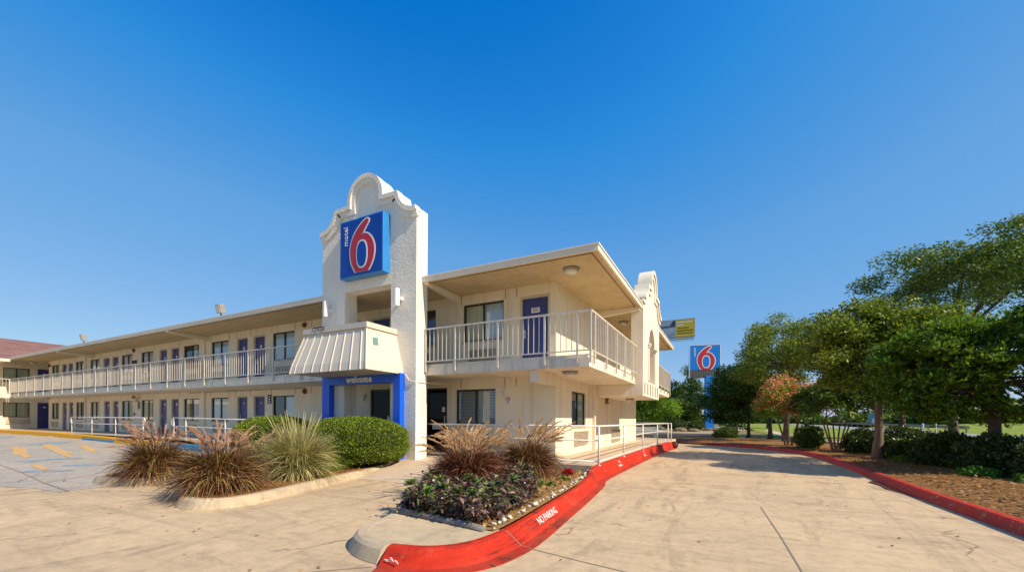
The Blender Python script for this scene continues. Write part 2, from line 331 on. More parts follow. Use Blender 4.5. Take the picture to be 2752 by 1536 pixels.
class MB:
    def __init__(s): s.v = []; s.f = []
    def add(s, vs, fs):
        n = len(s.v); s.v.extend([tuple(v) for v in vs]); s.f.extend([tuple(i + n for i in f) for f in fs]); return s
    def box(s, x0, x1, y0, y1, z0, z1):
        return s.add([(x0, y0, z0), (x1, y0, z0), (x1, y1, z0), (x0, y1, z0), (x0, y0, z1), (x1, y0, z1), (x1, y1, z1), (x0, y1, z1)],
                     [(0, 3, 2, 1), (4, 5, 6, 7), (0, 1, 5, 4), (1, 2, 6, 5), (2, 3, 7, 6), (3, 0, 4, 7)])
    def obox(s, c, size, ax=(1, 0, 0), up_=(0, 0, 1)):
        a = Vector(ax).normalized(); u = Vector(up_); b = u.cross(a).normalized(); u = a.cross(b)
        c = Vector(c); hx, hy, hz = [x / 2 for x in size]
        vs = [c + a * i * hx + b * j * hy + u * k * hz for k in (-1, 1) for (i, j) in ((-1, -1), (1, -1), (1, 1), (-1, 1))]
        return s.add(vs, [(0, 3, 2, 1), (4, 5, 6, 7), (0, 1, 5, 4), (1, 2, 6, 5), (2, 3, 7, 6), (3, 0, 4, 7)])
    def tube(s, path, r, n=8, caps=True):
        P = [Vector(p) for p in path]; rs = r if hasattr(r, '__len__') else [r] * len(P)
        ref = None; vs = []; fs = []
        for i, p in enumerate(P):
            d = (P[min(i + 1, len(P) - 1)] - P[max(i - 1, 0)])
            if d.length < 1e-9: d = Vector((0, 0, 1))
            d.normalize()
            if ref is None: ref = Vector((0, 0, 1)) if abs(d.z) < 0.9 else Vector((1, 0, 0))
            a = d.cross(ref).normalized(); b = a.cross(d).normalized(); ref = b
            for k in range(n):
                t = 2 * math.pi * k / n; vs.append(p + (a * math.cos(t) + b * math.sin(t)) * rs[i])
        for i in range(len(P) - 1):
            for k in range(n):
                k2 = (k + 1) % n; fs.append((i * n + k, i * n + k2, (i + 1) * n + k2, (i + 1) * n + k))
        if caps: fs.append(tuple(range(n))[::-1]); fs.append(tuple((len(P) - 1) * n + k for k in range(n)))
        return s.add(vs, fs)
    def prism(s, poly, fn, d):
        d = Vector(d); a = [Vector(fn(*p)) for p in poly]; n = len(a)
        vs = a + [p + d for p in a]
        if n > 4:
            tri = tessellate_polygon([[Vector((*p, 0)) for p in poly]])
            caps = [tuple(t)[::-1] for t in tri] + [tuple(k + n for k in t) for t in tri]
        else: caps = [tuple(range(n))[::-1], tuple(range(n, 2 * n))]
        fs = caps + [(i, (i + 1) % n, n + (i + 1) % n, n + i) for i in range(n)]
        return s.add(vs, fs)
    def lathe(s, prof, c, n=16, ax='z'):
        c = Vector(c); vs = []; fs = []
        for (r, h) in prof:
            for k in range(n):
                t = 2 * math.pi * k / n; x, y = r * math.cos(t), r * math.sin(t)
                vs.append(c + (Vector((x, y, h)) if ax == 'z' else Vector((x, h, y)) if ax == 'y' else Vector((h, x, y))))
        for i in range(len(prof) - 1):
            for k in range(n):
                k2 = (k + 1) % n; fs.append((i * n + k, i * n + k2, (i + 1) * n + k2, (i + 1) * n + k))
        fs.append(tuple(range(n))[::-1]); fs.append(tuple((len(prof) - 1) * n + k for k in range(n)))
        return s.add(vs, fs)
    def ball(s, c, r, nu=10, nv=6, jit=0.0):
        c = Vector(c); rx, ry, rz = r; vs = []; fs = []
        for i in range(nv + 1):
            ph = math.pi * i / nv
            for k in range(nu):
                t = 2 * math.pi * k / nu; j = 1 + random.uniform(-jit, jit)
                vs.append(c + Vector((rx * math.sin(ph) * math.cos(t) * j, ry * math.sin(ph) * math.sin(t) * j, rz * math.cos(ph) * j)))
        for i in range(nv):
            for k in range(nu):
                k2 = (k + 1) % nu; fs.append((i * nu + k, (i + 1) * nu + k, (i + 1) * nu + k2, i * nu + k2))
        return s.add(vs, fs)
    def build(s, name, mat, parent=None, smooth=False, bevel=0.0, label=None, fix=True):
        off = OFF[parent.name] if parent is not None else Vector((0, 0, 0))
        me = bpy.data.meshes.new(name)
        me.from_pydata([(x - off.x, y - off.y, z - off.z) for x, y, z in s.v], [], s.f); me.update()
        if fix:
            import bmesh
            bm = bmesh.new(); bm.from_mesh(me); bmesh.ops.recalc_face_normals(bm, faces=bm.faces); bm.to_mesh(me); bm.free()
        o = link_mesh(name, me, mat, parent, smooth)
        if bevel:
            md = o.modifiers.new('bevel', 'BEVEL'); md.width = bevel; md.segments = 2; md.limit_method = 'ANGLE'
        if label: o['label'] = label
        return o

def np_mesh(name, V, mat, parent=None, k=4):
    """V: (n*k, 3) vertices, every k of them one face."""
    V = np.asarray(V, dtype=np.float64).reshape(-1, 3)
    if parent is not None: V = V - np.array(OFF[parent.name])
    me = bpy.data.meshes.new(name); n = len(V); nf = n // k
    me.vertices.add(n); me.vertices.foreach_set('co', V.astype(np.float32).ravel())
    me.loops.add(n); me.loops.foreach_set('vertex_index', np.arange(n, dtype=np.int32))
    me.polygons.add(nf); me.polygons.foreach_set('loop_start', np.arange(0, n, k, dtype=np.int32))
    me.polygons.foreach_set('loop_total', np.full(nf, k, dtype=np.int32)); me.update(calc_edges=True)
    return link_mesh(name, me, mat, parent)

def np_strips(name, P, W, mat, parent=None):
    """P: (n, m, 3) centre lines, W: (n, m, 3) half width vectors; each strip one connected island."""
    n, m, _ = P.shape
    V = np.stack([P - W, P + W], axis=2).reshape(-1, 3)
    if parent is not None: V = V - np.array(OFF[parent.name])
    base = (np.arange(n) * m * 2)[:, None]; i = np.arange(m - 1)[None, :]
    F = np.stack([base + 2 * i, base + 2 * i + 1, base + 2 * i + 3, base + 2 * i + 2], axis=-1).reshape(-1, 4)
    me = bpy.data.meshes.new(name); nf = len(F)
    me.vertices.add(len(V)); me.vertices.foreach_set('co', V.astype(np.float32).ravel())
    me.loops.add(nf * 4); me.loops.foreach_set('vertex_index', F.astype(np.int32).ravel())
    me.polygons.add(nf); me.polygons.foreach_set('loop_start', np.arange(0, nf * 4, 4, dtype=np.int32))
    me.polygons.foreach_set('loop_total', np.full(nf, 4, dtype=np.int32)); me.update(calc_edges=True)
    return link_mesh(name, me, mat, parent, True)

def unit(a): return a / (np.linalg.norm(a, axis=-1, keepdims=True) + 1e-9)

def leaf_quads(C, L, W, upb=0.4, D=None, N=None):
    n = len(C); D = unit(RNG.normal(size=(n, 3))) if D is None else unit(D)
    N = RNG.normal(size=(n, 3)) + np.array([0, 0, upb]) if N is None else N
    S = unit(np.cross(D, N)); l = (L * RNG.uniform(0.7, 1.3, (n, 1))); w = l * (W / L) * 0.5
    mid = C + D * l * 0.45
    return np.stack([C, mid + S * w, C + D * l, mid - S * w], axis=1)

_txt_n = 0
def text_mesh(name, body, size, origin, xdir, ydir, mat, parent=None, depth=0.004, align='CENTER', shear=0.0, space=1.0, label=None, bold=0.0):
    cu = bpy.data.curves.new(name + '_source', 'FONT'); cu.body = body; cu.size = size; cu.extrude = depth
    cu.align_x = align; cu.align_y = 'CENTER'; cu.shear = shear; cu.space_character = space; cu.offset = bold; cu.resolution_u = 3
    tmp = bpy.data.objects.new(name + '_source', cu); COL.objects.link(tmp)
    bpy.context.view_layer.update()
    me = bpy.data.meshes.new_from_object(tmp.evaluated_get(bpy.context.evaluated_depsgraph_get()))
    bpy.data.objects.remove(tmp); bpy.data.curves.remove(cu)
    x = Vector(xdir).normalized(); y = Vector(ydir).normalized(); z = x.cross(y)
    Mx = Matrix((x, y, z)).transposed().to_4x4(); Mx.translation = Vector(origin)
    me.transform(Mx)
    if parent is not None: me.transform(Matrix.Translation(-OFF[parent.name]))
    me.materials.clear(); me.name = name
    o = link_mesh(name, me, mat, parent)
    if label: o['label'] = label
    return o

def panel(mb, fn, u0, u1, z0, z1, holes, din):
    """flat wall face fn(u,z,depth) with rectangular holes and reveals going din deep"""
    us = sorted({u0, u1, *[h[0] for h in holes], *[h[1] for h in holes]}); zs = sorted({z0, z1, *[h[2] for h in holes], *[h[3] for h in holes]})
    for i in range(len(us) - 1):
        for j in range(len(zs) - 1):
            cu, cz = (us[i] + us[i + 1]) / 2, (zs[j] + zs[j + 1]) / 2
            if any(h[0] < cu < h[1] and h[2] < cz < h[3] for h in holes): continue
            mb.add([fn(us[i], zs[j], 0), fn(us[i + 1], zs[j], 0), fn(us[i + 1], zs[j + 1], 0), fn(us[i], zs[j + 1], 0)], [(0, 1, 2, 3)])
    for a, b, c, d in holes:
        q = [(a, c), (b, c), (b, d), (a, d)]
        for k in range(4):
            p, r = q[k], q[(k + 1) % 4]
            mb.add([fn(*p, 0), fn(*r, 0), fn(*r, din), fn(*p, din)], [(0, 1, 2, 3)])

# ================================================================== the motel
ZF1, ZF2, ZS, ZE, ZEB = 0.30, 3.0, 2.69, 5.54, 5.38
YW, XW, YB, XB, YE, XE = 11.2, -4.39, 9.6, -2.9, 9.45, -2.67
def walkz(x): return 0.30 + 0.18 * min(1, max(0, (-10 - x) / 12))
def gz(x, y): return 0.27 * min(1.0, max(0.0, (-11.5 - x) / 22.0)) ** 1.0

motel = thing('motel_building', 'two storey cream stucco motel with balconies, an arched entrance tower and a blue entrance portal', 'building', (-4.39, 11.2, 0))

fnA = lambda u, z, d: (u, YW + d, z)
fnB = lambda u, z, d: (XW - d, u, z)
# openings: (x0, x1, z0, z1, kind)
winA_up = [(-43.65, -42.2), (-39.3, -37.95), (-36.9, -35.47), (-32.36, -30.92), (-29.85, -28.42), (-25.16, -23.67), (-22.53, -21.05), (-17.66, -16.17), (-15.02, -13.55), (-10.25, -8.75), (-7.63, -6.13)]
doorA_up = [(-41.69, -40.93), (-40.56, -39.82), (-34.86, -34.08), (-33.6, -32.86), (-27.68, -26.96), (-26.42, -25.7), (-20.32, -19.57), (-19.02, -18.27), (-13.05, -12.3), (-11.69, -10.86), (-5.51, -4.66)]
winA_lo = [(-43.61, -42.21), (-39.18, -37.87), (-36.81, -35.45), (-32.32, -30.89), (-29.81, -28.4), (-25.13, -23.64), (-22.53, -21.03), (-17.65, -16.16), (-7.9, -6.41)]
doorA_lo = [(-41.59, -40.87), (-40.38, -39.72), (-34.75, -34.03), (-33.48, -32.81), (-27.65, -26.95), (-26.38, -25.69), (-20.29, -19.56), (-18.99, -18.25)]
UZ = (3.9, 5.1); LZ = (1.22, 2.36)
holesA = [(a, b, *UZ) for a, b in winA_up] + [(a - .07, b + .07, 3.0, 5.1) for a, b in doorA_up] \
    + [(a, b, *LZ) for a, b in winA_lo] + [(a - .07, b + .07, walkz(a), 2.4) for a, b in doorA_lo] + [(-11.78, -10.8, 0.3, 2.47), (-9.15, -8.26, 0.3, 2.44)]
wb = MB()
panel(wb, fnA, -44.2, XW, 0.0, 5.5, holesA, 0.14)
panel(wb, fnB, YW, 23.2, 0.0, 5.5, [(12.6, 14.08, 1.18, 2.32)], 0.14)
wb.box(-44.2, -43.9, 11.34, 18, 0, 5.45)               # left return of the long range
wb.box(XW - 3, XW - .05, 23.0, 23.2, 0, 5.45)
wall = wb.build('wall', 'wall', motel)
ib = MB(); ib.box(-43.8, -5.2, 11.75, 12.1, 0.2, 5.3); ib.box(-5.25, -5.0, 12.1, 22.9, 0.2, 5.3)
ib.box(-43.8, -4.6, 11.36, 11.74, 2.6, 2.9)
ib.build('interior_partition', 'interior', motel)

# vertical control joints of the wall panels
for x in (-7.7, -6.07, -5.68, -17.72, -16.1, -20.42, -19.3, -21.0, -22.6, -25.6, -28.35, -29.9, -30.85, -32.42, -35.4, -37.0, -39.4, -42.15, -15.08):
    for z0, z1 in ((5.12, 5.42), (2.42, 2.68)):
        jb = MB(); jb.box(x - .012, x + .012, YW - .004, YW + .01, z0, z1); jb.build('control_joint', 'joint', wall)
for y in (14.45, 17.0, 19.6): jb = MB(); jb.box(XW - .01, XW + .004, y - .012, y + .012, .35, 2.66); jb.build('control_joint', 'joint', wall)

def window(par, fn, a, b, z0, z1, style, sill=True):
    """style: list of two entries, each curtain/sheer/dark/blind/half"""
    f = MB(); w = .045
    def bx(mb, u0, u1, zz0, zz1, d0, d1):
        q = [fn(u, z, d) for d in (d0, d1) for (u, z) in ((u0, zz0), (u1, zz0), (u1, zz1), (u0, zz1))]
        mb.add(q, [(0, 3, 2, 1), (4, 5, 6, 7), (0, 1, 5, 4), (1, 2, 6, 5), (2, 3, 7, 6), (3, 0, 4, 7)])
    mid = (a + b) / 2
    for u0, u1, zz0, zz1 in ((a, b, z0, z0 + w), (a, b, z1 - w, z1), (a, a + w, z0 + w, z1 - w), (b - w, b, z0 + w, z1 - w), (mid - w * .6, mid + w * .6, z0 + w, z1 - w)):
        bx(f, u0, u1, zz0, zz1, .05, .10)
    fr = f.build('window', 'dark', par)
    g = MB(); g.add([fn(a + w, z0 + w, .075), fn(b - w, z0 + w, .075), fn(b - w, z1 - w, .075), fn(a + w, z1 - w, .075)], [(0, 1, 2, 3)])
    g.build('pane', 'glass', fr, fix=False)
    for k, st in enumerate(style):
        u0, u1 = (a + .02, mid) if k == 0 else (mid, b - .02)
        if st in ('curtain', 'sheer', 'half'):
            n = 34; c = MB(); top = z1 - .02; x1 = u1 if st != 'half' else u0 + (u1 - u0) * .45
            pts = [(u0 + (x1 - u0) * i / n, .135 + .022 * math.sin(i * 1.25 + u0 * 3) + .010 * math.sin(i * 2.7)) for i in range(n + 1)]
            vs = [fn(u, z, d) for (u, d) in pts for z in (z0, top)]
            c.add(vs, [(2 * i, 2 * i + 2, 2 * i + 3, 2 * i + 1) for i in range(n)])
            c.build('curtain', 'sheer' if st == 'sheer' else 'curtain', fr, smooth=True, fix=False)
        elif st == 'blind':
            c = MB(); z = z0 + .04
            while z < z1 - .03:
                q = [fn(u, zz, d) for (u, zz, d) in ((u0, z, .13), (u1, z, .13), (u1, z + .034, .15), (u0, z + .034, .15))]
                c.add(q, [(0, 1, 2, 3)]); z += .048
            c.build('blind', 'blind', fr, fix=False)
    if sill:
        s = MB(); bx(s, a - .03, b + .03, z0 - .05, z0 - .002, -.03, .05); s.build('sill', 'doorframe', fr)
    return fr

sty = [['curtain', 'curtain'], ['sheer', 'sheer'], ['half', 'dark'], ['curtain', 'dark'], ['sheer', 'curtain'], ['dark', 'half'], ['sheer', 'sheer']]
for i, (a, b) in enumerate(winA_up):
    window(motel, fnA, a, b, *UZ, ['sheer', 'sheer'] if a < -12 and i % 5 else (['curtain', 'sheer'] if a > -8 else sty[i % 7]))
for i, (a, b) in enumerate(winA_lo):
    window(motel, fnA, a, b, *LZ, ['blind', 'blind'] if a > -8 else [['curtain', 'half'], ['half', 'dark'], ['curtain', 'curtain'], ['sheer', 'curtain'], ['curtain', 'half'], ['half', 'sheer'], ['sheer', 'curtain'], ['dark', 'sheer']][i % 8])
window(motel, fnB, 12.6, 14.08, 1.18, 2.32, ['blind', 'curtain'])
wc = MB(); wc.box(-7.17, -6.92, 11.36, 11.5, 1.22, 2.36); wc.build('white_upright', 'white', motel)  # white upright box behind the lobby blinds

def door(par, a, b, z0, z1, plate=None, big=None, d=.09):
    f = MB(); w = .07
    f.box(a - w, a, YW + .02, YW + .13, z0, z1 + .001); f.box(b, b + w, YW + .02, YW + .13, z0, z1 + .001); f.box(a - w, b + w, YW + .02, YW + .13, z1 + .001, z1 + .05)
    fr = f.build('door_frame', 'doorframe', par)
    l = MB(); l.box(a, b, YW + d, YW + d + .04, z0, z1); dl = l.build('door', 'door', fr)
    h = MB(); hx = a + .07; zc = z0 + .98
    h.box(hx - .03, hx + .03, YW + d - .012, YW + d, zc - .12, zc + .12)
    h.tube([(hx, YW + d - .012, zc), (hx, YW + d - .06, zc), (hx + .12, YW + d - .06, zc)], .012, 6)
    h.build('handle', 'metal', fr)
    if plate is not None:
        p = MB(); px = (a + b) / 2
        if plate == '': p.box(px - .05, px + .05, YW + d - .008, YW + d - .001, z0 + 1.55, z0 + 1.68); p.build('number_plate', 'white', fr)
        else:
            text_mesh('number_plate', plate, .15 if big is None else big, (px, YW + d - .004, z0 + 1.62), (1, 0, 0), (0, 0, 1), 'letter', fr, .003)
    return fr
for i, (a, b) in enumerate(doorA_up):
    if i < len(doorA_up) - 1: door(motel, a, b, 3.0, 5.04, '')
dr = door(motel, -5.51, -4.66, 3.0, 5.04)
p = MB(); p.box(-5.22, -4.95, YW + .078, YW + .088, 4.6, 4.75); p.build('number_plate', 'white', dr)
text_mesh('number_plate', '202', .13, (-5.085, YW + .074, 4.675), (1, 0, 0), (0, 0, 1), 'black', dr, .003)
for i, (a, b) in enumerate(doorA_lo):
    door(motel, a, b, walkz(a), 2.34, {6: '13', 7: '11'}.get(i, ''))

# lobby doors: dark glass with frames
def glass_door(a, b, z0, z1, notes, panel_mat=None):
    f = MB(); w = .06
    for x0, x1, zz0, zz1 in ((a, a + w, z0, z1), (b - w, b, z0, z1), (a + w, b - w, z1 - w, z1), (a + w, b - w, z0, z0 + .18), (a + w, b - w, z0 + .95, z0 + 1.0)):
        f.box(x0, x1, YW + .05, YW + .11, zz0, zz1)
    fr = f.build('lobby_door', 'dark', motel)
    g = MB(); g.add([(a + w, YW + .08, z0 + .18), (b - w, YW + .08, z0 + .18), (b - w, YW + .08, z1 - w), (a + w, YW + .08, z1 - w)], [(0, 1, 2, 3)]); g.build('pane', 'darkglass', fr, fix=False)
    h = MB(); h.tube([(b - .1, YW + .05, z0 + .9), (b - .1, YW - .0, z0 + .9), (b - .1, YW - .0, z0 + 1.2), (b - .1, YW + .05, z0 + 1.2)], .012, 6); h.build('handle', 'metal', fr)
    n = MB()
    for (x, z, ww, hh) in notes: n.box(x - ww, x + ww, YW + .06, YW + .072, z - hh, z + hh)
    if notes: n.build('paper_notice', 'white', fr)
    return fr
ld = glass_door(-11.78, -10.8, .3, 2.47, [(-10.92, 1.42, .04, .06)])
ld2 = glass_door(-9.15, -8.26, .3, 2.44, [(-8.45, 1.72, .06, .08), (-8.72, 1.15, .2, .1)])
o = MB(); o.box(-8.85, -8.5, YW + .16, YW + .3, 1.2, 2.3); o.build('painted_reflection', plain('orange_brown_reflection', (0.34, 0.09, 0.04), (0.22, 0.06, 0.03), 6), ld2)  # orange red reflection in the glass, painted as a panel behind it

# downpipes, air conditioner grilles
for x in (-37.5, -23.08, -8.5 - 5.6):
    for z0, z1 in ((3.0, 5.4), (walkz(x), 2.69)):
        d = MB(); d.box(x - .05, x + .05, YW - .09, YW - .003, z0, z1); d.build('downpipe', 'fascia', motel)
d = MB(); d.box(XW + .003, XW + .11, 14.86, 14.98, .3, 2.69); d.build('downpipe', 'fascia', motel)
def grille(fn, u0, u1, z0, z1):
    g = MB()
    def bx(u0, u1, a, b, d0, d1):
        q = [fn(u, z, d) for d in (d0, d1) for (u, z) in ((u0, a), (u1, a), (u1, b), (u0, b))]
        g.add(q, [(0, 3, 2, 1), (4, 5, 6, 7), (0, 1, 5, 4), (1, 2, 6, 5), (2, 3, 7, 6), (3, 0, 4, 7)])
    for e in ((u0, u1, z0, z0 + .03), (u0, u1, z1 - .03, z1), (u0, u0 + .03, z0 + .03, z1 - .03), (u1 - .03, u1, z0 + .03, z1 - .03)): bx(*e, -.06, -.003)
    z = z0 + .05
    while z < z1 - .05: bx(u0 + .03, u1 - .03, z, z + .022, -.05, -.003); z += .042
    g.build('air_grille', 'ac', motel)
grille(fnB, 12.85, 14.2, .56, 1.02); grille(fnB, 17.75, 19.2, .45, .97)
for a, b in winA_up: grille(fnA, (a + b) / 2 - .5, (a + b) / 2 + .5, 3.22, 3.62)
for a, b in winA_lo[:8]: grille(fnA, (a + b) / 2 - .5, (a + b) / 2 + .5, .66, 1.04)

# ------------------------------------------------------------------ roof, soffit, balcony slab
def lshape(x0, x1, y0, y1, xi, yi): return [(x0, y0), (x1, y0), (x1, y1), (xi, y1), (xi, yi), (x0, yi)]
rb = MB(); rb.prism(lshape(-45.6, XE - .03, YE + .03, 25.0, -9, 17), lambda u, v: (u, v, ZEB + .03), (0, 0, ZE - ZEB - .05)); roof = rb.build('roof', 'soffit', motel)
fb = MB()
for (x0, x1, y0, y1) in ((-44.62, XE, YE, YE + .06), (XE - .06, XE, YE + .06, 25.05), (-9, XE - .06, 24.99, 25.05)):
    fb.box(x0, x1, y0, y1, ZEB, ZE - .035)
fb.build('fascia', 'fascia', roof)
db = MB()
for (x0, x1, y0, y1) in ((-44.64, XE + .025, YE - .025, YE + .12), (XE - .12, XE + .025, YE + .12, 25.07), (-9, XE - .12, 24.95, 25.07)):
    db.box(x0, x1, y0, y1, ZE - .034, ZE + .004)
db.build('drip_edge', 'trim', roof)
vb = MB()
for (x0, x1, y0, y1) in ((-44.3, XE - .2, YE + .19, YE + .215), (XE - .225, XE - .2, YE + .215, 15.1), (XE - .225, XE - .2, 19.2, 24.8)):
    vb.box(x0, x1, y0, y1, ZEB + .012, ZEB + .026)
vb.build('soffit_groove', 'joint', roof)
for x in (-36.3, -22.9, -7.2 - .6):                     # tapered soffit beams
    m = MB(); m.prism([(YE + .06, ZEB + .02), (YE + .06, ZEB - .06), (YW, ZEB - .2), (YW, ZEB + .02)], lambda u, v, x=x: (x - .08, u, v), (.16, 0, 0)); m.build('soffit_beam', 'fascia', motel)
m = MB(); m.prism([(XE - .06, ZEB + .02), (XE - .06, ZEB - .08), (XW, ZEB - .22), (XW, ZEB + .02)], lambda u, v: (u, 14.95, v), (0, .2, 0)); m.build('soffit_beam', 'fascia', motel)

sb = MB()
sb.prism(lshape(-44.9, XB - .02, YB + .02, 25.2, -4.6, 11.4), lambda u, v: (u, v, ZS), (0, 0, .22))
slab = sb.build('balcony_slab', 'slab', motel)
s2 = MB(); s2.prism(lshape(-44.9, XB - .06, YB + .06, 25.16, -4.6, 11.4), lambda u, v: (u, v, ZS + .221), (0, 0, .088)); s2.build('balcony_floor', 'slab', slab)
bm_ = MB(); bm_.box(-4.54, -4.32, 9.75, 11.19, 2.39, 2.688); bm_.build('beam', 'fascia', motel)
bm_ = MB(); bm_.box(-4.62, -4.36, YW - .004, YW + .02, .3, 2.39)

# ------------------------------------------------------------------ entrance tower
TX0, TX1, TY0, TY1, TC = -11.85, -7.88, 9.19, 9.68, -9.865
def profile(hw, zoff=0.0, n=14, m=9):
    """right half of the curvilinear gable, from apex centre out to the side (dx, z)"""
    pts = [(.74 * math.sin(t), 8.13 + zoff + .74 * math.cos(t)) for t in [i / n * R(96) for i in range(n + 1)]]
    pts += [(1.32, 8.03 + zoff)]
    for i in range(1, m + 1):
        t = R(3 + 84 * i / m); pts.append((1.94 - .6 * math.cos(t), 8.05 + zoff - .6 * math.sin(t)))
    pts += [(hw, 7.47 + zoff)]
    return pts
pr = profile(1.985)
full = [(-x, z) for x, z in pr[::-1]][:-1] + pr
tb = MB()
OX0, OX1 = -10.8, -8.84
tb.prism([(TC + x, z) for x, z in full] + [(TX1, 5.4), (TX0, 5.4)], lambda u, v: (u, TY0, v), (0, TY1 - TY0, 0))
tb.box(TX0, OX0, TY0, TY1, -.05, 5.4); tb.box(OX1, TX1, TY0, TY1, -.05, 5.4)
tb.box(OX0, OX1, TY0, TY1, 2.55, 3.35)
tower = tb.build('entrance_tower', 'tower', motel)
def band(poly, w, y0, y1, fn):
    mb = MB(); P = [Vector((p[0], p[1], 0)) for p in poly]; Q = []
    for i, p in enumerate(P):
        a = (P[i] - P[i - 1]).normalized() if i else (P[1] - P[0]).normalized()
        b = (P[i + 1] - P[i]).normalized() if i < len(P) - 1 else a
        na = Vector((a.y, -a.x, 0)); nb = Vector((b.y, -b.x, 0)); n_ = na + nb
        n_ = n_.normalized() / max(.5, n_.normalized().dot(na)); Q.append(p + n_ * w)
    n = len(P); vs = [fn(p.x, p.y, d) for L in (P, Q) for d in (y0, y1) for p in L]
    for i in range(n - 1):
        a, b, c, d = i, n + i, 2 * n + i, 3 * n + i     # outer back/front, inner back/front
        mb.f += [(b, b + 1, d + 1, d), (a, a + 1, b + 1, b), (d, d + 1, c + 1, c)]
    mb.f += [(0, n, 3 * n, 2 * n), (n - 1, 2 * n - 1, 4 * n - 1, 3 * n - 1)]
    mb.v = [tuple(v) for v in vs]
    return mb
fnT = lambda u, v, d: (TC + u, TY0 - d, v)
grow = [(x * 1.004, z + .02) for x, z in full]
b1 = band(grow, .13, -.12, .10, fnT); b1.build('moulding', 'tower', tower)
b2 = band([(x * .998, z - .005) for x, z in full], .27, -.05, .05, fnT); b2.build('moulding', 'tower', tower)

pf = MB()                                              # blue portal frame standing proud of the tower
pf.box(-11.6, -11.26, 9.0, 9.188, -.05, 2.45); pf.box(-8.56, -8.3, 9.0, 9.188, -.05, 2.45); pf.box(-11.6, -8.3, 9.0, 9.188, 2.452, 2.72)
portal = pf.build('portal_frame', 'portal', tower)
text_mesh('welcome_lettering', 'welcome', .27, (-9.93, 8.988, 2.585), (1, 0, 0), (0, 0, 1), 'letter', tower, .008, space=1.1, bold=.012)

# mansard awning
def awn_pts(z, g): return [(-11.15 - g, 9.188, z), (-11.15 - g, 8.08 - g, z), (-8.64 + g, 8.08 - g, z), (-8.64 + g, 9.188, z)]
A0, A1, A2, A3 = awn_pts(3.88, .0), awn_pts(2.93, .26), awn_pts(2.70, .30), awn_pts(4.02, .03)
aw = MB()
for lo, hi in ((A1, A0), (A2, A1)):
    for i in range(3): aw.add([lo[i], lo[i + 1], hi[i + 1], hi[i]], [(0, 1, 2, 3)])
aw.add(A2, [(0, 1, 2, 3)]); aw.add(A0, [(0, 1, 2, 3)])
def seam(p0, p1, p2):
    for a, b in ((p0, p1), (p1, p2)):
        a, b = Vector(a), Vector(b); mid = (a + b) / 2
        aw.tube([a, b], .021, 4)
for k in range(8):
    t = (k + .55) / 8.1
    seam(*[Vector(L[1]).lerp(Vector(L[2]), t) for L in (A0, A1, A2)])
for k in range(4):
    t = (k + .6) / 4.2
    for i in (2,): seam(*[Vector(L[i]).lerp(Vector(L[i + 1]), t) for L in (A0, A1, A2)])
    seam(*[Vector(L[0]).lerp(Vector(L[1]), t) for L in (A0, A1, A2)])
seam(A0[2], A1[2], A2[2]); seam(A0[1], A1[1], A2[1])
awn = aw.build('awning', 'awning', motel, fix=False)
ab = MB()
q0, q1 = awn_pts(3.875, .05), awn_pts(4.02, .05)
for i in range(3): ab.add([q0[i], q0[i + 1], q1[i + 1], q1[i]], [(0, 1, 2, 3)])
ab.add(q1, [(0, 1, 2, 3)]); ab.add(q0, [(0, 1, 2, 3)])
ab.build('top_box', 'awning', awn, fix=False)
text_mesh('house_number', '12928', .19, (-10.55, 8.022, 3.975), (1, 0, 0), (0, 0, 1), 'black', awn, .004, shear=.22, space=1.2, bold=-.004)
st = MB()
def onside(t, s): # point on the awning's right face: t along from front corner to wall, s down from the top
    a = Vector(A0[2]).lerp(Vector(A0[3]), t); b = Vector(A1[2]).lerp(Vector(A1[3]), t); return a.lerp(b, s) + Vector((.012, 0, .003))
st.add([onside(.18, .28), onside(.33, .26), onside(.34, .48), onside(.19, .5)], [(0, 1, 2, 3)])
st.build('sticker', 'teal', awn, fix=False)

# ------------------------------------------------------------------ side gable on the right-hand front
GY0, GY1, GX, GC = 15.2, 19.1, -2.64, 17.15
gp = profile(1.95, -1.60)
ar = [(.69 * math.sin(t), 4.30 + .69 * math.cos(t)) for t in [i / 12 * R(90) for i in range(13)]]
gb = MB()
for s in (1, -1):
    poly = [(GC + s * x, z) for x, z in gp] + [(GC + s * 1.95, 2.28), (GC, 2.28), (GC, 2.86), (GC + s * .69, 2.86)] + [(GC + s * x, z) for x, z in ar[::-1]]
    gb.prism(poly, lambda u, v: (GX, u, v), (-.42, 0, 0))
gb.box(-4.385, GX - .421, GY0 + .003, GY1 - .003, 2.281, 2.685)
gable = gb.build('gable_wall', 'fascia', motel)
gfull = [(-x, z) for x, z in gp[::-1]][:-1] + gp
fnG = lambda u, v, d: (GX + d, GC + u, v)
bb = band([(x * 1.01, z + .02) for x, z in gfull], .13, -.425, .10, fnG); bb.build('moulding', 'fascia', gable)
bb = band([(x * .998, z - .005) for x, z in gfull], .27, -.05, .05, fnG); bb.build('moulding', 'fascia', gable)
for k in range(6): sl_ = MB(); y = GY0 + .3 + k * .62; sl_.box(GX - .02, GX + .004, y, y + .22, 2.36, 2.78); sl_.build('slot', 'joint', gable)
for s in (-1, 1):
    im = MB(); y = GC + s * .82; im.box(GX + .001, GX + .09, y - .16, y + .16, 4.24, 4.3); im.box(GX + .001, GX + .06, y - .13, y + .13, 4.16, 4.238); im.box(GX + .001, GX + .03, y - .11, y + .11, 2.9, 4.158); im.build('arch_impost', 'fascia', gable)

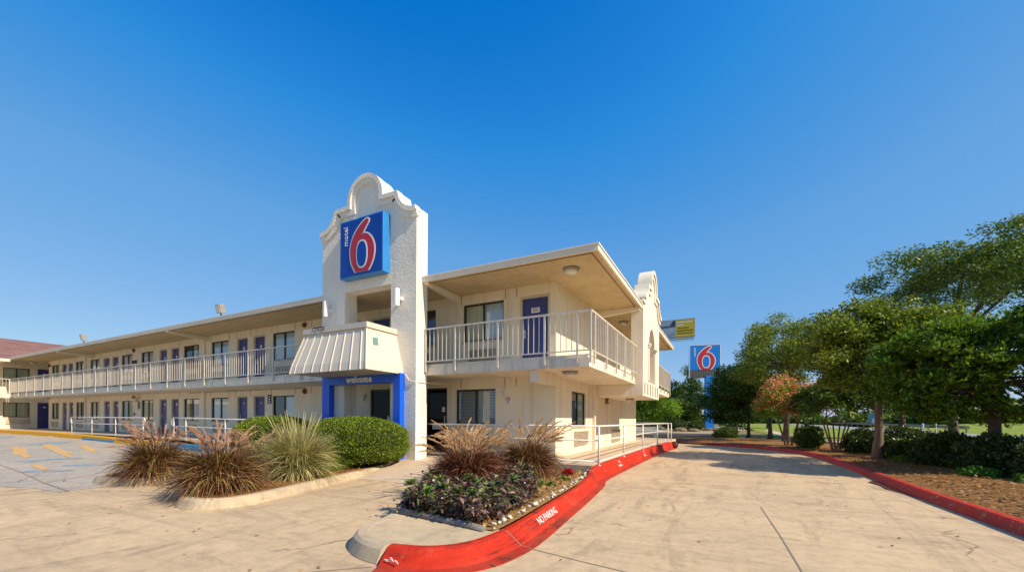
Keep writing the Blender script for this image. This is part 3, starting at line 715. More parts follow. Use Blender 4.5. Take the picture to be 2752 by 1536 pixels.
# ------------------------------------------------------------------ left wing behind the long range
wing = thing('motel_wing', 'far left motel wing with a brown shingle roof and shaded wide windows', 'building', (-46.6, 11, 0))
fnW = lambda u, z, d: (-46.6 - d, u, z)
ww = MB(); panel(ww, fnW, 0.0, 15.0, 0.0, 5.5, [(9.53, 10.83, 3.9, 4.95), (9.53, 10.83, 1.33, 2.4), (5.6, 6.9, 3.9, 4.95), (5.6, 6.9, 1.33, 2.4)], .14)
ww.build('wall', 'wall', wing)
wi = MB(); wi.box(-47.6, -47.3, 0, 15, .3, 5.3); wi.build('interior_partition', 'interior', wing)
for z0, z1 in ((3.9, 4.95), (1.33, 2.4)):
    for y in (9.53, 5.6): window(wing, fnW, y, y + 1.3, z0, z1, ['curtain', 'curtain'])
for z0 in (.45, 3.0):
    d = MB(); d.box(-46.64, -46.57, 11.22, 12.1, z0, z0 + 1.98); d.build('door', 'door', wing)
    p = MB(); p.box(-46.57, -46.56, 11.5, 11.64, z0 + 1.6, z0 + 1.68); p.build('number_plate', 'white', wing)
g = MB(); g.box(-46.6, -46.53, 9.65, 10.8, .82, 1.2); g.build('air_grille', 'ac', wing)
r_ = MB(); r_.add([(-44.62, -4, 5.40), (-44.62, 17, 5.40), (-49.6, 17, 7.40), (-49.6, -4, 7.40)], [(0, 1, 2, 3)])
r_.add([(-54.6, -4, 5.40), (-54.6, 17, 5.40), (-49.6, 17, 7.398), (-49.6, -4, 7.398)], [(0, 1, 2, 3)])
wr = r_.build('roof', 'shingle', wing, fix=False)
f_ = MB(); f_.box(-44.68, -44.6, -4, 9.44, 5.22, 5.40); f_.box(-46.6, -44.69, -4, 9.44, 5.24, 5.30); f_.build('fascia', 'fascia', wing)
f_ = MB(); f_.box(-46.6, -45.1, -4, 9.58, 2.68, 2.98); f_.build('balcony_slab', 'slab', wing)

# ------------------------------------------------------------------ balcony railings
def railing(name, label, segs, group='balcony railings', nmax=95):
    x0, y0 = segs[0][0]
    root = thing(name, label, 'railing', (x0, y0, 3.0), group)
    tr, br = MB(), MB(); bal = []
    for (p, q, posts) in segs:
        p, q = Vector((*p, 0)), Vector((*q, 0)); L = (q - p).length; d = (q - p) / L
        tr.obox(((p + q) / 2) + Vector((0, 0, 4.02)), (L + .05, .05, .04), d); br.obox(((p + q) / 2) + Vector((0, 0, 3.075)), (L, .03, .03), d)
        n = max(1, round(L / posts)) if not hasattr(posts, '__len__') else 0
        pl = [L * k / n for k in range(n + 1)] if n else posts
        for t in pl:
            m = MB(); c = p + d * t; m.obox(c + Vector((0, 0, 3.385)), (.045, .045, 1.228), d); m.build('post', 'rail', root)
        for a, b in zip(pl[:-1], pl[1:]):
            k = max(1, round((b - a) / .155))
            for j in range(1, k): bal.append((p + d * (a + (b - a) * j / k), d))
    tr.build('top_rail', 'rail', root); br.build('bottom_rail', 'rail', root)
    bal.sort(key=lambda e: e[0].length)
    for c, d in bal[:nmax]:
        m = MB(); m.obox(c + Vector((0, 0, 3.545)), (.018, .018, .909), d); m.build('baluster', 'rail', root)
    if len(bal) > nmax:
        m = MB()
        for c, d in bal[nmax:]: m.obox(c + Vector((0, 0, 3.545)), (.018, .018, .909), d)
        o = m.build('balusters', 'rail', root); o['kind'] = 'stuff'
    return root
YR = 9.565
railing('balcony_railing', 'long white balcony railing running left from the awning along the upper floor', [((-45.0, YR), (-11.9, YR), 1.58)])
railing('balcony_railing', 'cream balcony railing wrapping the right front corner below the blue door', [((-7.85, YR), (-2.87, YR), [0.02, 1.06, 2.44, 3.79, 4.65, 4.98]), ((-2.865, 9.62), (-2.865, 15.17), [.25, 1.4, 2.55, 3.7, 4.85, 5.5])])
railing('balcony_railing', 'short balcony railing beyond the white side gable', [((-2.865, 19.15), (-2.865, 25.15), 1.2)])
railing('balcony_railing', 'sunlit balcony railing on the far left wing', [((-45.06, 9.5), (-45.06, 1.0), 1.6)])

# ------------------------------------------------------------------ signs
def six_pts():
    out = [(.398, .0), (.328, .11), (.276, .242), (.255, .404), (.276, .545), (.337, .687), (.424, .798), (.529, .889), (.616, .939), (.668, .95), (.70, .929), (.686, .885), (.634, .818), (.572, .737), (.529, .682),
           (.6, .697), (.686, .667), (.764, .586), (.822, .465), (.834, .333), (.808, .202), (.755, .09), (.686, .0)]
    # smooth by Catmull-Rom, keeping the notch and the flat foot sharp
    def cr(p, n=5):
        r = []
        for i in range(len(p) - 1):
            a, b, c, d = p[max(i - 1, 0)], p[i], p[i + 1], p[min(i + 2, len(p) - 1)]
            for k in range(n):
                t = k / n; r.append(tuple(.5 * (2 * b[j] + (c[j] - a[j]) * t + (2 * a[j] - 5 * b[j] + 4 * c[j] - d[j]) * t * t + (3 * b[j] - a[j] - 3 * c[j] + d[j]) * t ** 3) for j in (0, 1)))
        return r + [p[-1]]
    return cr(out[:15]) [:-1] + cr(out[14:])
def offset(poly, d):
    P = [Vector((*p, 0)) for p in poly]; n = len(P); r = []
    for i in range(n):
        a = (P[i] - P[i - 1]); b = (P[(i + 1) % n] - P[i])
        a = a.normalized() if a.length > 1e-6 else b.normalized(); b = b.normalized() if b.length > 1e-6 else a
        na, nb = Vector((-a.y, a.x, 0)), Vector((-b.y, b.x, 0)); m = na + nb
        m = m.normalized() if m.length > .3 else na
        r.append(P[i] + m * d / max(.6, m.dot(na)))
    return [(p.x, max(0.0, p.y)) for p in r]
def six_sign(par, o, W, H, lay, face, zone=0.0):
    """numeral on a sign face; o = lower left corner, face looks towards -Y"""
    ox, oy, oz = o; fn = lambda d: (lambda u, v: (ox + u * W, oy - d, oz + v * H))
    P = six_pts()
    m = MB(); m.prism(offset(P, .026), fn(.004), (0, -.008, 0)); num = m.build('numeral', 'letter', par)
    m = MB(); m.prism(P, fn(.013), (0, -.008, 0)); m.build('numeral_fill', 'red6', num)
    el = lambda rx, ry: [(.545 + rx * math.copysign(abs(math.cos(t)) ** .85, math.cos(t)), .325 + ry * math.copysign(abs(math.sin(t)) ** .85, math.sin(t))) for t in [2 * math.pi * k / 40 for k in range(40)]]
    m = MB(); m.prism(el(.138, .262), fn(.022), (0, -.006, 0)); m.build('counter_outline', 'letter', num)
    m = MB(); m.prism(el(.112, .232), fn(.029), (0, -.006, 0)); m.build('counter', face, num)
    return num

s1 = thing('tower_sign', 'blue illuminated sign box with a large red 6 mounted high on the entrance tower', 'sign', (-9.78, 9.04, 5.7))
m = MB(); m.box(-10.68, -8.88, 8.90, 9.18, 5.70, 7.46); m.build('cabinet', 'bluebox', s1, bevel=.015)
m = MB(); m.box(-10.64, -8.92, 8.885, 8.899, 5.745, 7.415); m.build('face', 'blue', s1)
six_sign(s1, (-10.64, 8.886, 5.80), 1.72, 1.62, 0, 'blue')
text_mesh('lettering', 'motel', .255, (-10.40, 8.88, 6.97), (0, 0, 1), (-1, 0, 0), 'letter', s1, .004)

s2_ = thing('pylon_sign', 'blue roadside pylon sign with a red 6 behind the trees', 'sign', (-2.0, 60, 0.1))
m = MB(); m.box(-2.5, -1.45, 59.6, 60.4, 0, 7.2); m.build('pole', 'pylonblue', s2_)
m = MB(); m.box(-4.42, -.78, 59.75, 60.25, 8.0, 11.2); m.build('cabinet', 'pylonblue', s2_)
m = MB(); m.box(-4.42, -.78, 59.75, 60.25, 6.95, 7.998); m.build('lower_panel', plain('dark_panel', (.05, .045, .045), (.10, .095, .09), 5, .4), s2_)
m = MB()
for k in range(11): x = -4.3 + k * .32; m.obox((x + .12, 59.74, 7.47), (.03, .02, .85), (1, 0, .0), (.45, 0, 1))
m.build('panel_stripe', 'grey', s2_)
m = MB()
for e in ((-4.47, -4.42, 6.9, 11.25), (-.78, -.73, 6.9, 11.25), (-4.42, -.78, 11.2, 11.25)): m.box(e[0], e[1], 59.72, 60.27, e[2], e[3])
m.build('rim', 'white', s2_)
s2_.rotation_euler = (0, 0, R(14))
six_sign(s2_, (-4.42, 59.74, 8.0), 3.64, 3.2, 0, 'pylonblue')
text_mesh('lettering', 'motel', .5, (-3.85, 59.735, 10.3), (0, 0, 1), (-1, 0, 0), 'letter', s2_, .01)

bb_ = thing('billboard', 'high roadside billboard, half pale picture and half mustard yellow with rows of text', 'billboard', (-13, 110, 0))
m = MB(); m.box(-24.0, -6.85, 109.6, 110.2, 21.7, 26.25); m.build('panel', 'grey', bb_)
m = MB(); m.box(-11.25, -7.0, 109.55, 109.598, 21.9, 26.05); m.build('yellow_face', plain('mustard_face', (.66, .47, .02), (.58, .42, .02), .5), bb_)
m = MB(); m.box(-23.8, -11.252, 109.55, 109.598, 21.9, 26.05)
m.build('picture_face', plain('pale_picture', (.42, .48, .56), (.16, .21, .30), .55, .5), bb_)
m = MB(); m.box(-15.6, -14.3, 109.52, 109.548, 22.4, 24.4); m.build('picture_patch', plain('maroon_patch', (.25, .06, .12), (.2, .05, .1), 1), bb_)
m = MB(); m.box(-17.5, -11.3, 109.52, 109.548, 24.45, 24.75); m.prism([(-11.8, 26.0), (-11.3, 26.0), (-11.3, 24.8), (-12.6, 24.8)], lambda u, v: (u, 109.54, v), (0, -.02, 0)); m.build('picture_patch', plain('navy_patch', (.03, .04, .11), (.04, .05, .13), 1), bb_)
for row, (z, xe, h) in enumerate(((25.45, -7.5, .36), (24.75, -9.6, .36))):
    m = MB(); x = -11.0
    while x < xe: w = random.uniform(.2, .36); m.box(x, x + w, 109.53, 109.549, z - h / 2 * random.uniform(.7, 1), z + h / 2); x += w + .1
    m.build('text_row', 'letter', bb_)
BT = plain('brown_text', (.16, .09, .02), (.13, .07, .02), 2)
for z, x0, xe in ((24.05, -10.8, -8.2), (23.4, -10.9, -7.3), (22.75, -10.8, -7.4)):
    m = MB(); x = x0
    while x < xe: w = random.uniform(.18, .34); m.box(x, x + w, 109.53, 109.549, z - .15, z + .15 * random.uniform(.6, 1)); x += w + .08
    m.build('text_row', BT, bb_)
m = MB(); m.box(-24, -7.0, 108.4, 109.5, 21.15, 21.25); m.box(-24, -7.0, 108.3, 108.4, 20.6, 20.7); m.build('catwalk', 'grey', bb_)
m = MB(); m.tube([(-18, 110.5, 0), (-18, 110.5, 22)], .6, 12); m.build('pole', 'grey', bb_)

# ------------------------------------------------------------------ lamps, bells and small fittings
for x, lab in ((-11.47, 'white cylinder wall lamp on the left pier of the entrance tower'), (-8.46, 'white cylinder wall lamp on the right pier of the entrance tower')):
    t = thing('wall_lamp', lab, 'wall lamp', (x, 9.19, 4.9), 'cylinder lamps on the tower')
    m = MB(); m.lathe([(.02, -.255), (.085, -.25), (.085, .25), (.02, .255)], (x, 9.02, 4.91), 20); m.build('shade', 'white', t, smooth=False)
    m = MB(); m.box(x + .03, x + .1, 9.08, 9.188, 4.84, 4.94); m.build('bracket', 'white', t)
def floodlight(x, y, lab):
    t = thing('floodlight', lab, 'floodlight', (x, y, 5.545), 'floodlights on the roof edge')
    m = MB(); m.tube([(x, y, 5.545), (x, y, 5.72)], .025, 8); m.box(x - .1, x + .1, y - .05, y + .05, 5.545, 5.57); m.build('stand', 'dark', t)
    h = MB(); h.obox((x - .05, y, 5.92), (.46, .2, .36), (.93, -.1, -.12), (.1, -.28, 1)); ho = h.build('housing', 'grey', t, bevel=.025)
    ax = Vector((.93, -.1, -.12)).normalized(); b = Vector((.1, -.28, 1)).cross(ax).normalized()
    l = MB(); l.obox(Vector((x - .05, y, 5.92)) - b * .106, (.38, .012, .29), (.93, -.1, -.12), (.1, -.28, 1)); l.build('lens', 'lens', t)
floodlight(-32.6, 9.62, 'smaller looking floodlight on the roof edge near the brown shingle roof')
floodlight(-18.65, 9.62, 'floodlight on the roof edge closer to the entrance tower')
def dome(x, y, z, lab, r=.17):
    t = thing('ceiling_light', lab, 'ceiling light', (x, y, z), 'round ceiling lights under the eaves and balcony')
    m = MB(); m.lathe([(r * 1.12, 0), (r * 1.12, -.05), (r * .95, -.06)], (x, y, z - .002), 20); m.build('base', 'grey', t)
    m = MB(); m.lathe([(r * .92, -.062), (r * .85, -.11), (r * .5, -.14), (.01, -.145)], (x, y, z), 20); m.build('diffuser', 'lens', t, smooth=True)
dome(-3.67, 10.42, ZEB + .03, 'round light on the corner roof soffit above the blue door', .2)
dome(-3.73, 17.0, ZEB + .03, 'small round light on the soffit in the shade beside the side gable')
dome(-3.69, 10.45, ZS, 'round light under the corner balcony, above the ground floor', .19)
dome(-3.5, 17.2, 2.281, 'round light under the projecting base of the side gable', .15)
dome(-45.4, 10.7, ZEB + .03, 'round light on the far left inner corner soffit')
dome(-41.6, 10.47, ZS, 'white round light under the far left balcony slab', .14)
def bell(x, z, lab):
    t = thing('alarm_bell', lab, 'alarm bell', (x, YW, z), 'red alarm bells on the walls')
    m = MB(); m.box(x - .06, x + .06, YW - .04, YW - .002, z - .06, z + .06); m.build('back_box', 'bell', t)
    m = MB(); m.lathe([(.015, -.115), (.075, -.105), (.105, -.06), (.108, -.042)], (x, YW, z), 18, 'y'); m.build('gong', 'bell', t, smooth=True)
bell(-15.5, 5.24, 'red alarm bell on the upper wall just left of the tower')
bell(-30.68, 5.27, 'red alarm bell on the upper wall between two distant windows')
bell(-15.46, 2.5, 'red alarm bell at the end of the conduit on the ground floor wall')
bell(-30.65, 2.52, 'red alarm bell on the ground floor wall between two distant windows')
bell(-43.95, 5.1, 'red alarm bell at the far left end of the upper wall')
m = MB(); m.tube([(-24.5, YW - .03, 2.64), (-15.6, YW - .03, 2.64), (-15.46, YW - .03, 2.6)], .014, 6); tag(m.build('conduit', 'grey'), 'thin conduit under the balcony leading to the ground floor bell', 'conduit')
m = MB(); m.tube([(-8.28, 9.17, 2.7), (-8.2, 9.17, 2.62), (-8.1, 9.16, 2.5), (-7.9, 9.17, 2.46), (-7.86, 9.3, 2.46), (-7.86, 9.68, 2.46), (-7.86, 10.6, 2.5)], .012, 6); tag(m.build('cable', 'trim'), 'white cable drooping around the right pier of the tower beside the blue portal', 'cable')
t = thing('wall_sign', 'dark vertical wall sign with three pale discs beside the ground floor window', 'sign', (-17.86, YW, 2.2))
m = MB(); m.box(-17.98, -17.72, YW - .02, YW - .002, 2.02, 2.42); m.build('plate', plain('navy_plate', (.03, .035, .07), (.04, .045, .08), 4), t)
m = MB()
for z, w in ((2.33, .06), (2.22, .07), (2.1, .08)): m.lathe([(w * .6, 0), (w * .6, -.006)], (-17.85, YW - .021, z), 12, 'y')
m.build('disc', 'white', t)
t = thing('no_smoking_sign', 'small white no smoking sign on the lower wall right of the lobby window', 'sign', (-5.96, YW, 2.0))
m = MB(); m.box(-6.06, -5.86, YW - .012, YW - .002, 1.88, 2.14); m.build('plate', 'white', t)
m = MB(); c = Vector((-5.96, YW - .016, 2.03))
ring = [(c.x + .075 * math.cos(a), c.y, c.z + .075 * math.sin(a)) for a in [2 * math.pi * k / 24 for k in range(25)]]
m.tube(ring, .008, 5); m.obox(c, (.15, .004, .014), (1, 0, -1), (1, 0, 1)); m.build('slash_ring', 'red6', t)
m = MB(); m.box(c.x - .05, c.x + .05, c.y + .001, c.y + .003, c.z - .01, c.z + .012); m.box(c.x - .05, c.x + .05, c.y + .001, c.y + .003, 1.9, 1.92); m.build('pictogram', 'black', t)
for (x, y, z, lab, ax) in ((-6.2, YW, 2.27, 'small box wall light between the lobby window and the no smoking sign', 0), (-12.12, YW, 2.2, 'small wall light inside the blue entrance portal', 0)):
    t = thing('box_light', lab, 'wall light', (x, y, z))
    m = MB(); m.box(x - .1, x + .1, y - .1, y - .002, z + .0, z + .1); m.build('hood', 'trim', t)
    m = MB(); m.prism([(x - .08, z - .001), (x + .08, z - .001), (x + .06, z - .14), (x - .06, z - .14)], lambda u, v: (u, YW - .002, v), (0, -.07, 0)); m.build('lens', 'lens', t)
t = thing('security_light', 'brown wall light on the sunlit side wall below the gable', 'wall light', (XW, 16.8, 2.2))
m = MB(); m.box(XW + .002, XW + .12, 16.7, 16.9, 2.06, 2.4); m.build('housing', plain('brown_housing', (.2, .13, .08), (.15, .1, .06), 5), t)
m = MB(); m.box(XW + .121, XW + .15, 16.72, 16.88, 2.1, 2.22); m.build('lens', 'lens', t)
t = thing('globe_lamp', 'small globe lamp over a dark notice panel on the ground floor wall', 'wall lamp', (-30.13, YW, 2.4))
m = MB(); m.ball((-30.13, YW - .16, 2.42), (.11, .11, .11), 12, 8); m.build('globe', 'lens', t, smooth=True)
m = MB(); m.tube([(-30.13, YW - .01, 2.3), (-30.13, YW - .16, 2.32)], .02, 6); m.build('arm', 'dark', t)
m = MB(); m.box(-30.2, -29.95, YW - .02, YW - .002, 1.85, 2.26); tag(m.build('notice_panel', plain('slate_plate', (.10, .13, .17), (.08, .1, .14), 4)), 'grey blue notice panel under the globe lamp on the ground floor wall', 'sign')
t = thing('twin_wall_box', 'pair of small dark boxes on the upper wall between distant windows', 'utility box', (-30.6, YW, 4.6))
for x in (-30.75, -30.45): m = MB(); m.box(x - .06, x + .06, YW - .08, YW - .002, 4.5, 4.68); m.build('box', 'dark', t)
t = thing('fire_hose_plate', 'small brown oval plate on the ground floor wall left of the notice panel', 'plate', (-30.64, YW, 1.57))
m = MB(); m.lathe([(.09, -.002), (.09, -.03), (.05, -.05)], (-30.64, YW, 1.57), 14, 'y'); m.build('cover', plain('brown_plate', (.16, .1, .09), (.12, .08, .07), 5), t)
m = MB(); m.box(-30.67, -30.61, YW - .06, YW - .051, 1.55, 1.59); m.build('latch', 'metal', t)

# ================================================================== ground
def sheet(name, xs, ys, zf, mat, label=None, kind='structure', smooth=True):
    V = [(x, y, zf(x, y)) for y in ys for x in xs]; n = len(xs)
    F = [(j * n + i, j * n + i + 1, (j + 1) * n + i + 1, (j + 1) * n + i) for j in range(len(ys) - 1) for i in range(n - 1)]
    m = MB(); m.add(V, F); o = m.build(name, mat, None, smooth, fix=False); o['kind'] = kind
    return o
def frange(a, b, s): n = int(round((b - a) / s)); return [a + (b - a) * i / n for i in range(n + 1)]
def flat(name, poly, z, mat, kind='structure', thick=0.0):
    m = MB()
    if thick: m.prism(poly, lambda u, v: (u, v, z - thick), (0, 0, thick))
    else: m.add([(x, y, z if not callable(z) else z(x, y)) for x, y in poly], [tuple(range(len(poly)))])
    o = m.build(name, mat); o['kind'] = kind; return o

m = MB(); m.add([(-1500, -1500, -.12), (1500, -1500, -.12), (1500, 1500, -.12), (-1500, 1500, -.12)], [(0, 1, 2, 3)]); m.build('ground', 'field')['kind'] = 'structure'
# pavement follows the slight rise towards the far left
sheet('pavement', frange(-75, 8, 1.0), frange(-14, 30, 1.0), gz, 'concrete')
lotx = frange(-75, -11.1, 0.9)
def lot_y(x): return -6.0 if x < -30 else 3.3 + (x + 11.1) * (-.02)
V = []; n = len(lotx)
for j in range(7):
    for x in lotx:
        ylo = 2.0 + (x + 11.1) * .035 + (.9 if x > -12.5 else .6) if x > -13 else 2.3 + (x + 11.1) * .10
        y = ylo + (8.6 - ylo) * j / 6; V.append((x, y, gz(x, y) + .005))
m = MB(); m.add(V, [(j * n + i, j * n + i + 1, (j + 1) * n + i + 1, (j + 1) * n + i) for j in range(6) for i in range(n - 1)])
m.build('parking_lot', 'lot', None, True, fix=False)['kind'] = 'structure'
# control joints cut in the concrete
m = MB()
def jline(pts, w=.016, z=.004):
    for (a, b) in zip(pts[:-1], pts[1:]):
        a = Vector((*a, 0)); b = Vector((*b, 0)); d = (b - a).normalized(); s = Vector((-d.y, d.x, 0)) * w / 2
        m.add([(*(p + q).xy, gz(p.x, p.y) + z) for p, q in ((a, -s), (b, -s), (b, s), (a, s))], [(0, 1, 2, 3)])
jline([(-1.98, 4.12), (-1.3, 3.98), (-.84, 3.9), (.3, 3.72)]); jline([(.51, 7.86), (.6, 6.0), (.64, 4.72), (.66, 2.0)])
jline([(-2.99, 2.88), (-3.4, 2.5), (-4.2, 1.9)]); jline([(-1.9, 8.9), (.5, 8.6), (3.0, 8.3)], .010); jline([(-1.9, 14.2), (3.1, 13.8)], .010)
jline([(-8.4, 10.2), (-7.0, 6.6)], .008)
m.build('pavement_joint', 'joint', fix=False)['kind'] = 'structure'
m = MB()
jline([(-11.0, 3.05), (-12.8, 3.16), (-15.2, 3.4), (-17.6, 3.55), (-24, 4.0)], .03, .010); jline([(-16, 8), (-14.5, 5.4), (-12.6, 3.1)], .02, .010)
m.build('lot_joint', 'joint', fix=False)['kind'] = 'structure'

def blot(c, a, b, ang, n=22, jit=.25, z=.012):
    ca, sa = math.cos(ang), math.sin(ang); vs = []
    for k in range(n):
        t = 2 * math.pi * k / n; r = 1 + random.uniform(-jit, jit)
        u, v = a * r * math.copysign(abs(math.cos(t)) ** .6, math.cos(t)), b * r * math.copysign(abs(math.sin(t)) ** .6, math.sin(t))
        x, y = c[0] + u * ca - v * sa, c[1] + u * sa + v * ca; vs.append((x, y, gz(x, y) + z))
    return vs
mk = MB(); mb2 = MB()
for (p, q, w) in (((-25.2, 5.5), (-19.8, 4.5), .22), ((-25.7, 6.5), (-19.7, 5.4), .24), ((-24.7, 7.2), (-20.5, 6.4), .2), ((-17.0, 4.05), (-15.3, 3.85), .13)):
    dx, dy = q[0] - p[0], q[1] - p[1]; v = blot(((p[0] + q[0]) / 2, (p[1] + q[1]) / 2), math.hypot(dx, dy) / 2, w * .68, math.atan2(dy, dx), jit=.4); mk.add(v, [tuple(range(len(v)))])
for (p, q, w) in (((-18.2, 4.0), (-18.5, 4.6), .3), ((-26.2, 6.1), (-27.6, 6.8), .25), ((-15.4, 3.5), (-14.8, 4.1), .22), ((-18.7, 4.8), (-18.1, 5.2), .3), ((-26.5, 6.9), (-27.8, 7.6), .3), ((-16.2, 4.5), (-15.6, 5.0), .25), ((-33, 6.5), (-35, 7.4), .4)):
    dx, dy = q[0] - p[0], q[1] - p[1]; v = blot(((p[0] + q[0]) / 2, (p[1] + q[1]) / 2), math.hypot(dx, dy) / 2, w, math.atan2(dy, dx)); mb2.add(v, [tuple(range(len(v)))])
mk.build('yellow_marking', 'yellowmark', fix=False)['kind'] = 'structure'; mb2.build('blue_marking', 'bluemark', fix=False)['kind'] = 'structure'

# walkways around the building
m = MB(); xs = frange(-60, -12.0, 1.5)
for a, b in zip(xs[:-1], xs[1:]):
    m.add([(a, 8.92, walkz(a)), (b, 8.92, walkz(b)), (b, 12, walkz(b)), (a, 12, walkz(a))], [(0, 1, 2, 3)])
m.add([(-60, -3, .48), (-45.2, -3, .48), (-45.2, 8.919, .48), (-60, 8.919, .48)], [(0, 1, 2, 3)])
m.build('left_walkway', 'lot', fix=False)['kind'] = 'structure'
m = MB(); m.prism([(-12.0, 9.2), (-8.25, 9.72), (-2.9, 9.72), (-2.9, 22.0), (-2.62, 22.05), (-2.62, 26.0), (-14, 26), (-14, 12), (-12.0, 12)], lambda u, v: (u, v, -.1), (0, 0, .4)); m.build('walkway', 'walk')['kind'] = 'structure'
m = MB(); m.box(-3.86, -3.83, 9.74, 21.9, .3, .3035); m.box(-3.5, -3.475, 9.74, 21.9, .3, .3035); m.build('walkway_joint', 'joint')['kind'] = 'structure'
m = MB(); m.add([(-8.45, 6.9, .004), (-5.6, 6.9, .004), (-7.05, 9.715, .27), (-8.5, 9.715, .27)], [(0, 1, 2, 3)]); m.build('walk_ramp', 'walk', fix=False)['kind'] = 'structure'

def rings(path, prof, closed=False):
    """sweep: prof(i, p) -> list of (offset to the left of travel, z)"""
    P = [Vector((*p, 0)) for p in path]; n = len(P); out = []
    for i, p in enumerate(P):
        a = P[i] - P[i - 1] if (i or closed) else P[1] - P[0]; b = P[(i + 1) % n] - P[i] if (i < n - 1 or closed) else a
        a = a.normalized(); b = b.normalized(); na, nb = Vector((-a.y, a.x, 0)), Vector((-b.y, b.x, 0)); q = na + nb; q = q.normalized() / max(.6, q.normalized().dot(na))
        out.append([(p.x + q.x * o, p.y + q.y * o, z) for o, z in prof(i, p)])
    return out
def smooth_path(p, n=6):
    r = []
    for i in range(len(p) - 1):
        a, b, c, d = p[max(i - 1, 0)], p[i], p[i + 1], p[min(i + 2, len(p) - 1)]
        for k in range(n):
            t = k / n; r.append(tuple(.5 * (2 * b[j] + (c[j] - a[j]) * t + (2 * a[j] - 5 * b[j] + 4 * c[j] - d[j]) * t * t + (3 * b[j] - a[j] - 3 * c[j] + d[j]) * t ** 3) for j in (0, 1)))
    return r + [p[-1]]
def sweep(path, prof, name, mat, parent=None, closed=False, caps=True):
    rg = rings(path, prof, closed); k = len(rg[0]); m = MB(); m.v = [v for r in rg for v in r]; n = len(rg)
    for i in range(n if closed else n - 1):
        j = (i + 1) % n
        for a in range(k - 1): m.f.append((i * k + a, i * k + a + 1, j * k + a + 1, j * k + a))
    if caps and not closed: m.f += [tuple(range(k)), tuple((n - 1) * k + a for a in range(k))]
    return m.build(name, mat, parent, False)

# red kerb along the drive and round the island nose, then bare concrete kerb
inner_red = smooth_path([(-2.50, 22.0), (-2.74, 18), (-2.80, 13), (-2.80, 9.7), (-2.62, 8.6), (-2.48, 7.2), (-2.36, 5.6), (-2.28, 4.5), (-2.28, 3.95), (-2.37, 3.52), (-2.62, 3.25), (-2.98, 3.14)])
inner_grey = smooth_path([(-2.98, 3.14), (-3.26, 3.18), (-3.52, 3.32), (-3.70, 3.6), (-3.82, 4.1), (-4.35, 5.4), (-5.2, 7.2), (-6.3, 8.9), (-7.0, 9.7)])
def kh(p): return .16 + .155 * min(1, max(0, (p.y - 7.6) / 2.0))
def prof_red(i, p):
    h = kh(p); w = .10 + .0 * h; b = .11 + .06 * min(1, max(0, (8 - p.y) / 4))
    return [(-.02, -.05), (-.02, h - .012), (.0, h), (w - .03, h), (w, h - .02), (w + b * .75, .05), (w + b, .018), (w + b + .14, .007), (w + b + .142, -.05)]
rk = tag(sweep(inner_red, prof_red, 'red_kerb', 'redkerb'), 'bright red painted kerb curving round the flower island nose and along the drive', 'kerb')
def prof_grey(i, p):
    h = .16 * (1 if p.y < 6.5 else max(.25, 1 - (p.y - 6.5) / 4)); return [(-.02, -.05), (-.02, h - .012), (.0, h), (.10, h), (.14, h - .03), (.20, .01), (.205, -.05)]
tag(sweep(inner_grey, prof_grey, 'island_kerb', 'kerb'), 'bare tan concrete kerb at the nose and lane side of the flower island', 'kerb')
m = MB(); m.ball((-2.3, 22.05, .15), (.2, .16, .19), 12, 8, .06); tag(m.build('kerb_end_block', worn_paint('shaded_worn_red', (.12, .03, .025), (.08, .03, .025), (.2, .12, .09), .6)), 'worn end of the red kerb with shade painted in, at the far railing post', 'kerb')  # shade of the end face is put into the dark colour, beside the wear
# contraction joints across the kerbs
def kerb_joints(path, prof, ys, parent):
    rg = rings(path, lambda i, p: [(o + .002, z + .002) for o, z in prof(i, p)])
    for y in ys:
        i = min(range(1, len(rg) - 1), key=lambda k: abs(path[k][1] - y)); a = rg[i]; d = Vector((path[i + 1][0] - path[i - 1][0], path[i + 1][1] - path[i - 1][1], 0)).normalized() * .006
        m = MB()
        for q, r in zip(a[1:-1], a[2:-1]): q, r = Vector(q), Vector(r); m.add([q - d, q + d, r + d, r - d], [(0, 1, 2, 3)])
        m.build('kerb_joint', 'joint', parent, fix=False)
kerb_joints(inner_red, prof_red, (4.1, 6.4, 8.9, 11.4, 14.2, 17.2, 20), rk)
# stencilled words on the kerb face
def kerb_text(name, body, size, y, off=.165, zz=.095):
    rg = rings(inner_red, lambda i, p: [(off, zz)]); pts = [Vector(r[0]) for r in rg]
    i = min(range(len(pts)), key=lambda k: abs(pts[k].y - y)); t = (pts[i - 1] - pts[min(i + 1, len(pts) - 1)]).normalized()
    h = kh(pts[i]); o = pts[i].copy()
    nrm = Vector((t.y, -t.x, .75)).normalized(); yd = nrm.cross(t)
    return text_mesh(name, body, size, o + nrm * .022, t, yd, 'whitemark', rk, .002, shear=.0, space=.95)
kerb_text('stencil_lettering', 'NO PARKING', .135, 5.15, .17, .10)
for y in (11.6, 15.6):
    kerb_text('stencil_lettering', 'NO', .11, y, .13, .22); 
    kerb_text('stencil_lettering', 'PARKING', .10, y, .17, .12)
m = MB()
for k in range(6): m.obox((-2.86 + k * .028 + random.uniform(-.01, .01), 2.925 + random.uniform(-.004, .004), .085 + random.uniform(-.015, .015)), (.02, .006, .03), (1, .06, .2), (0, -.6, 1))
m.build('paint_splash', 'whitemark', rk)

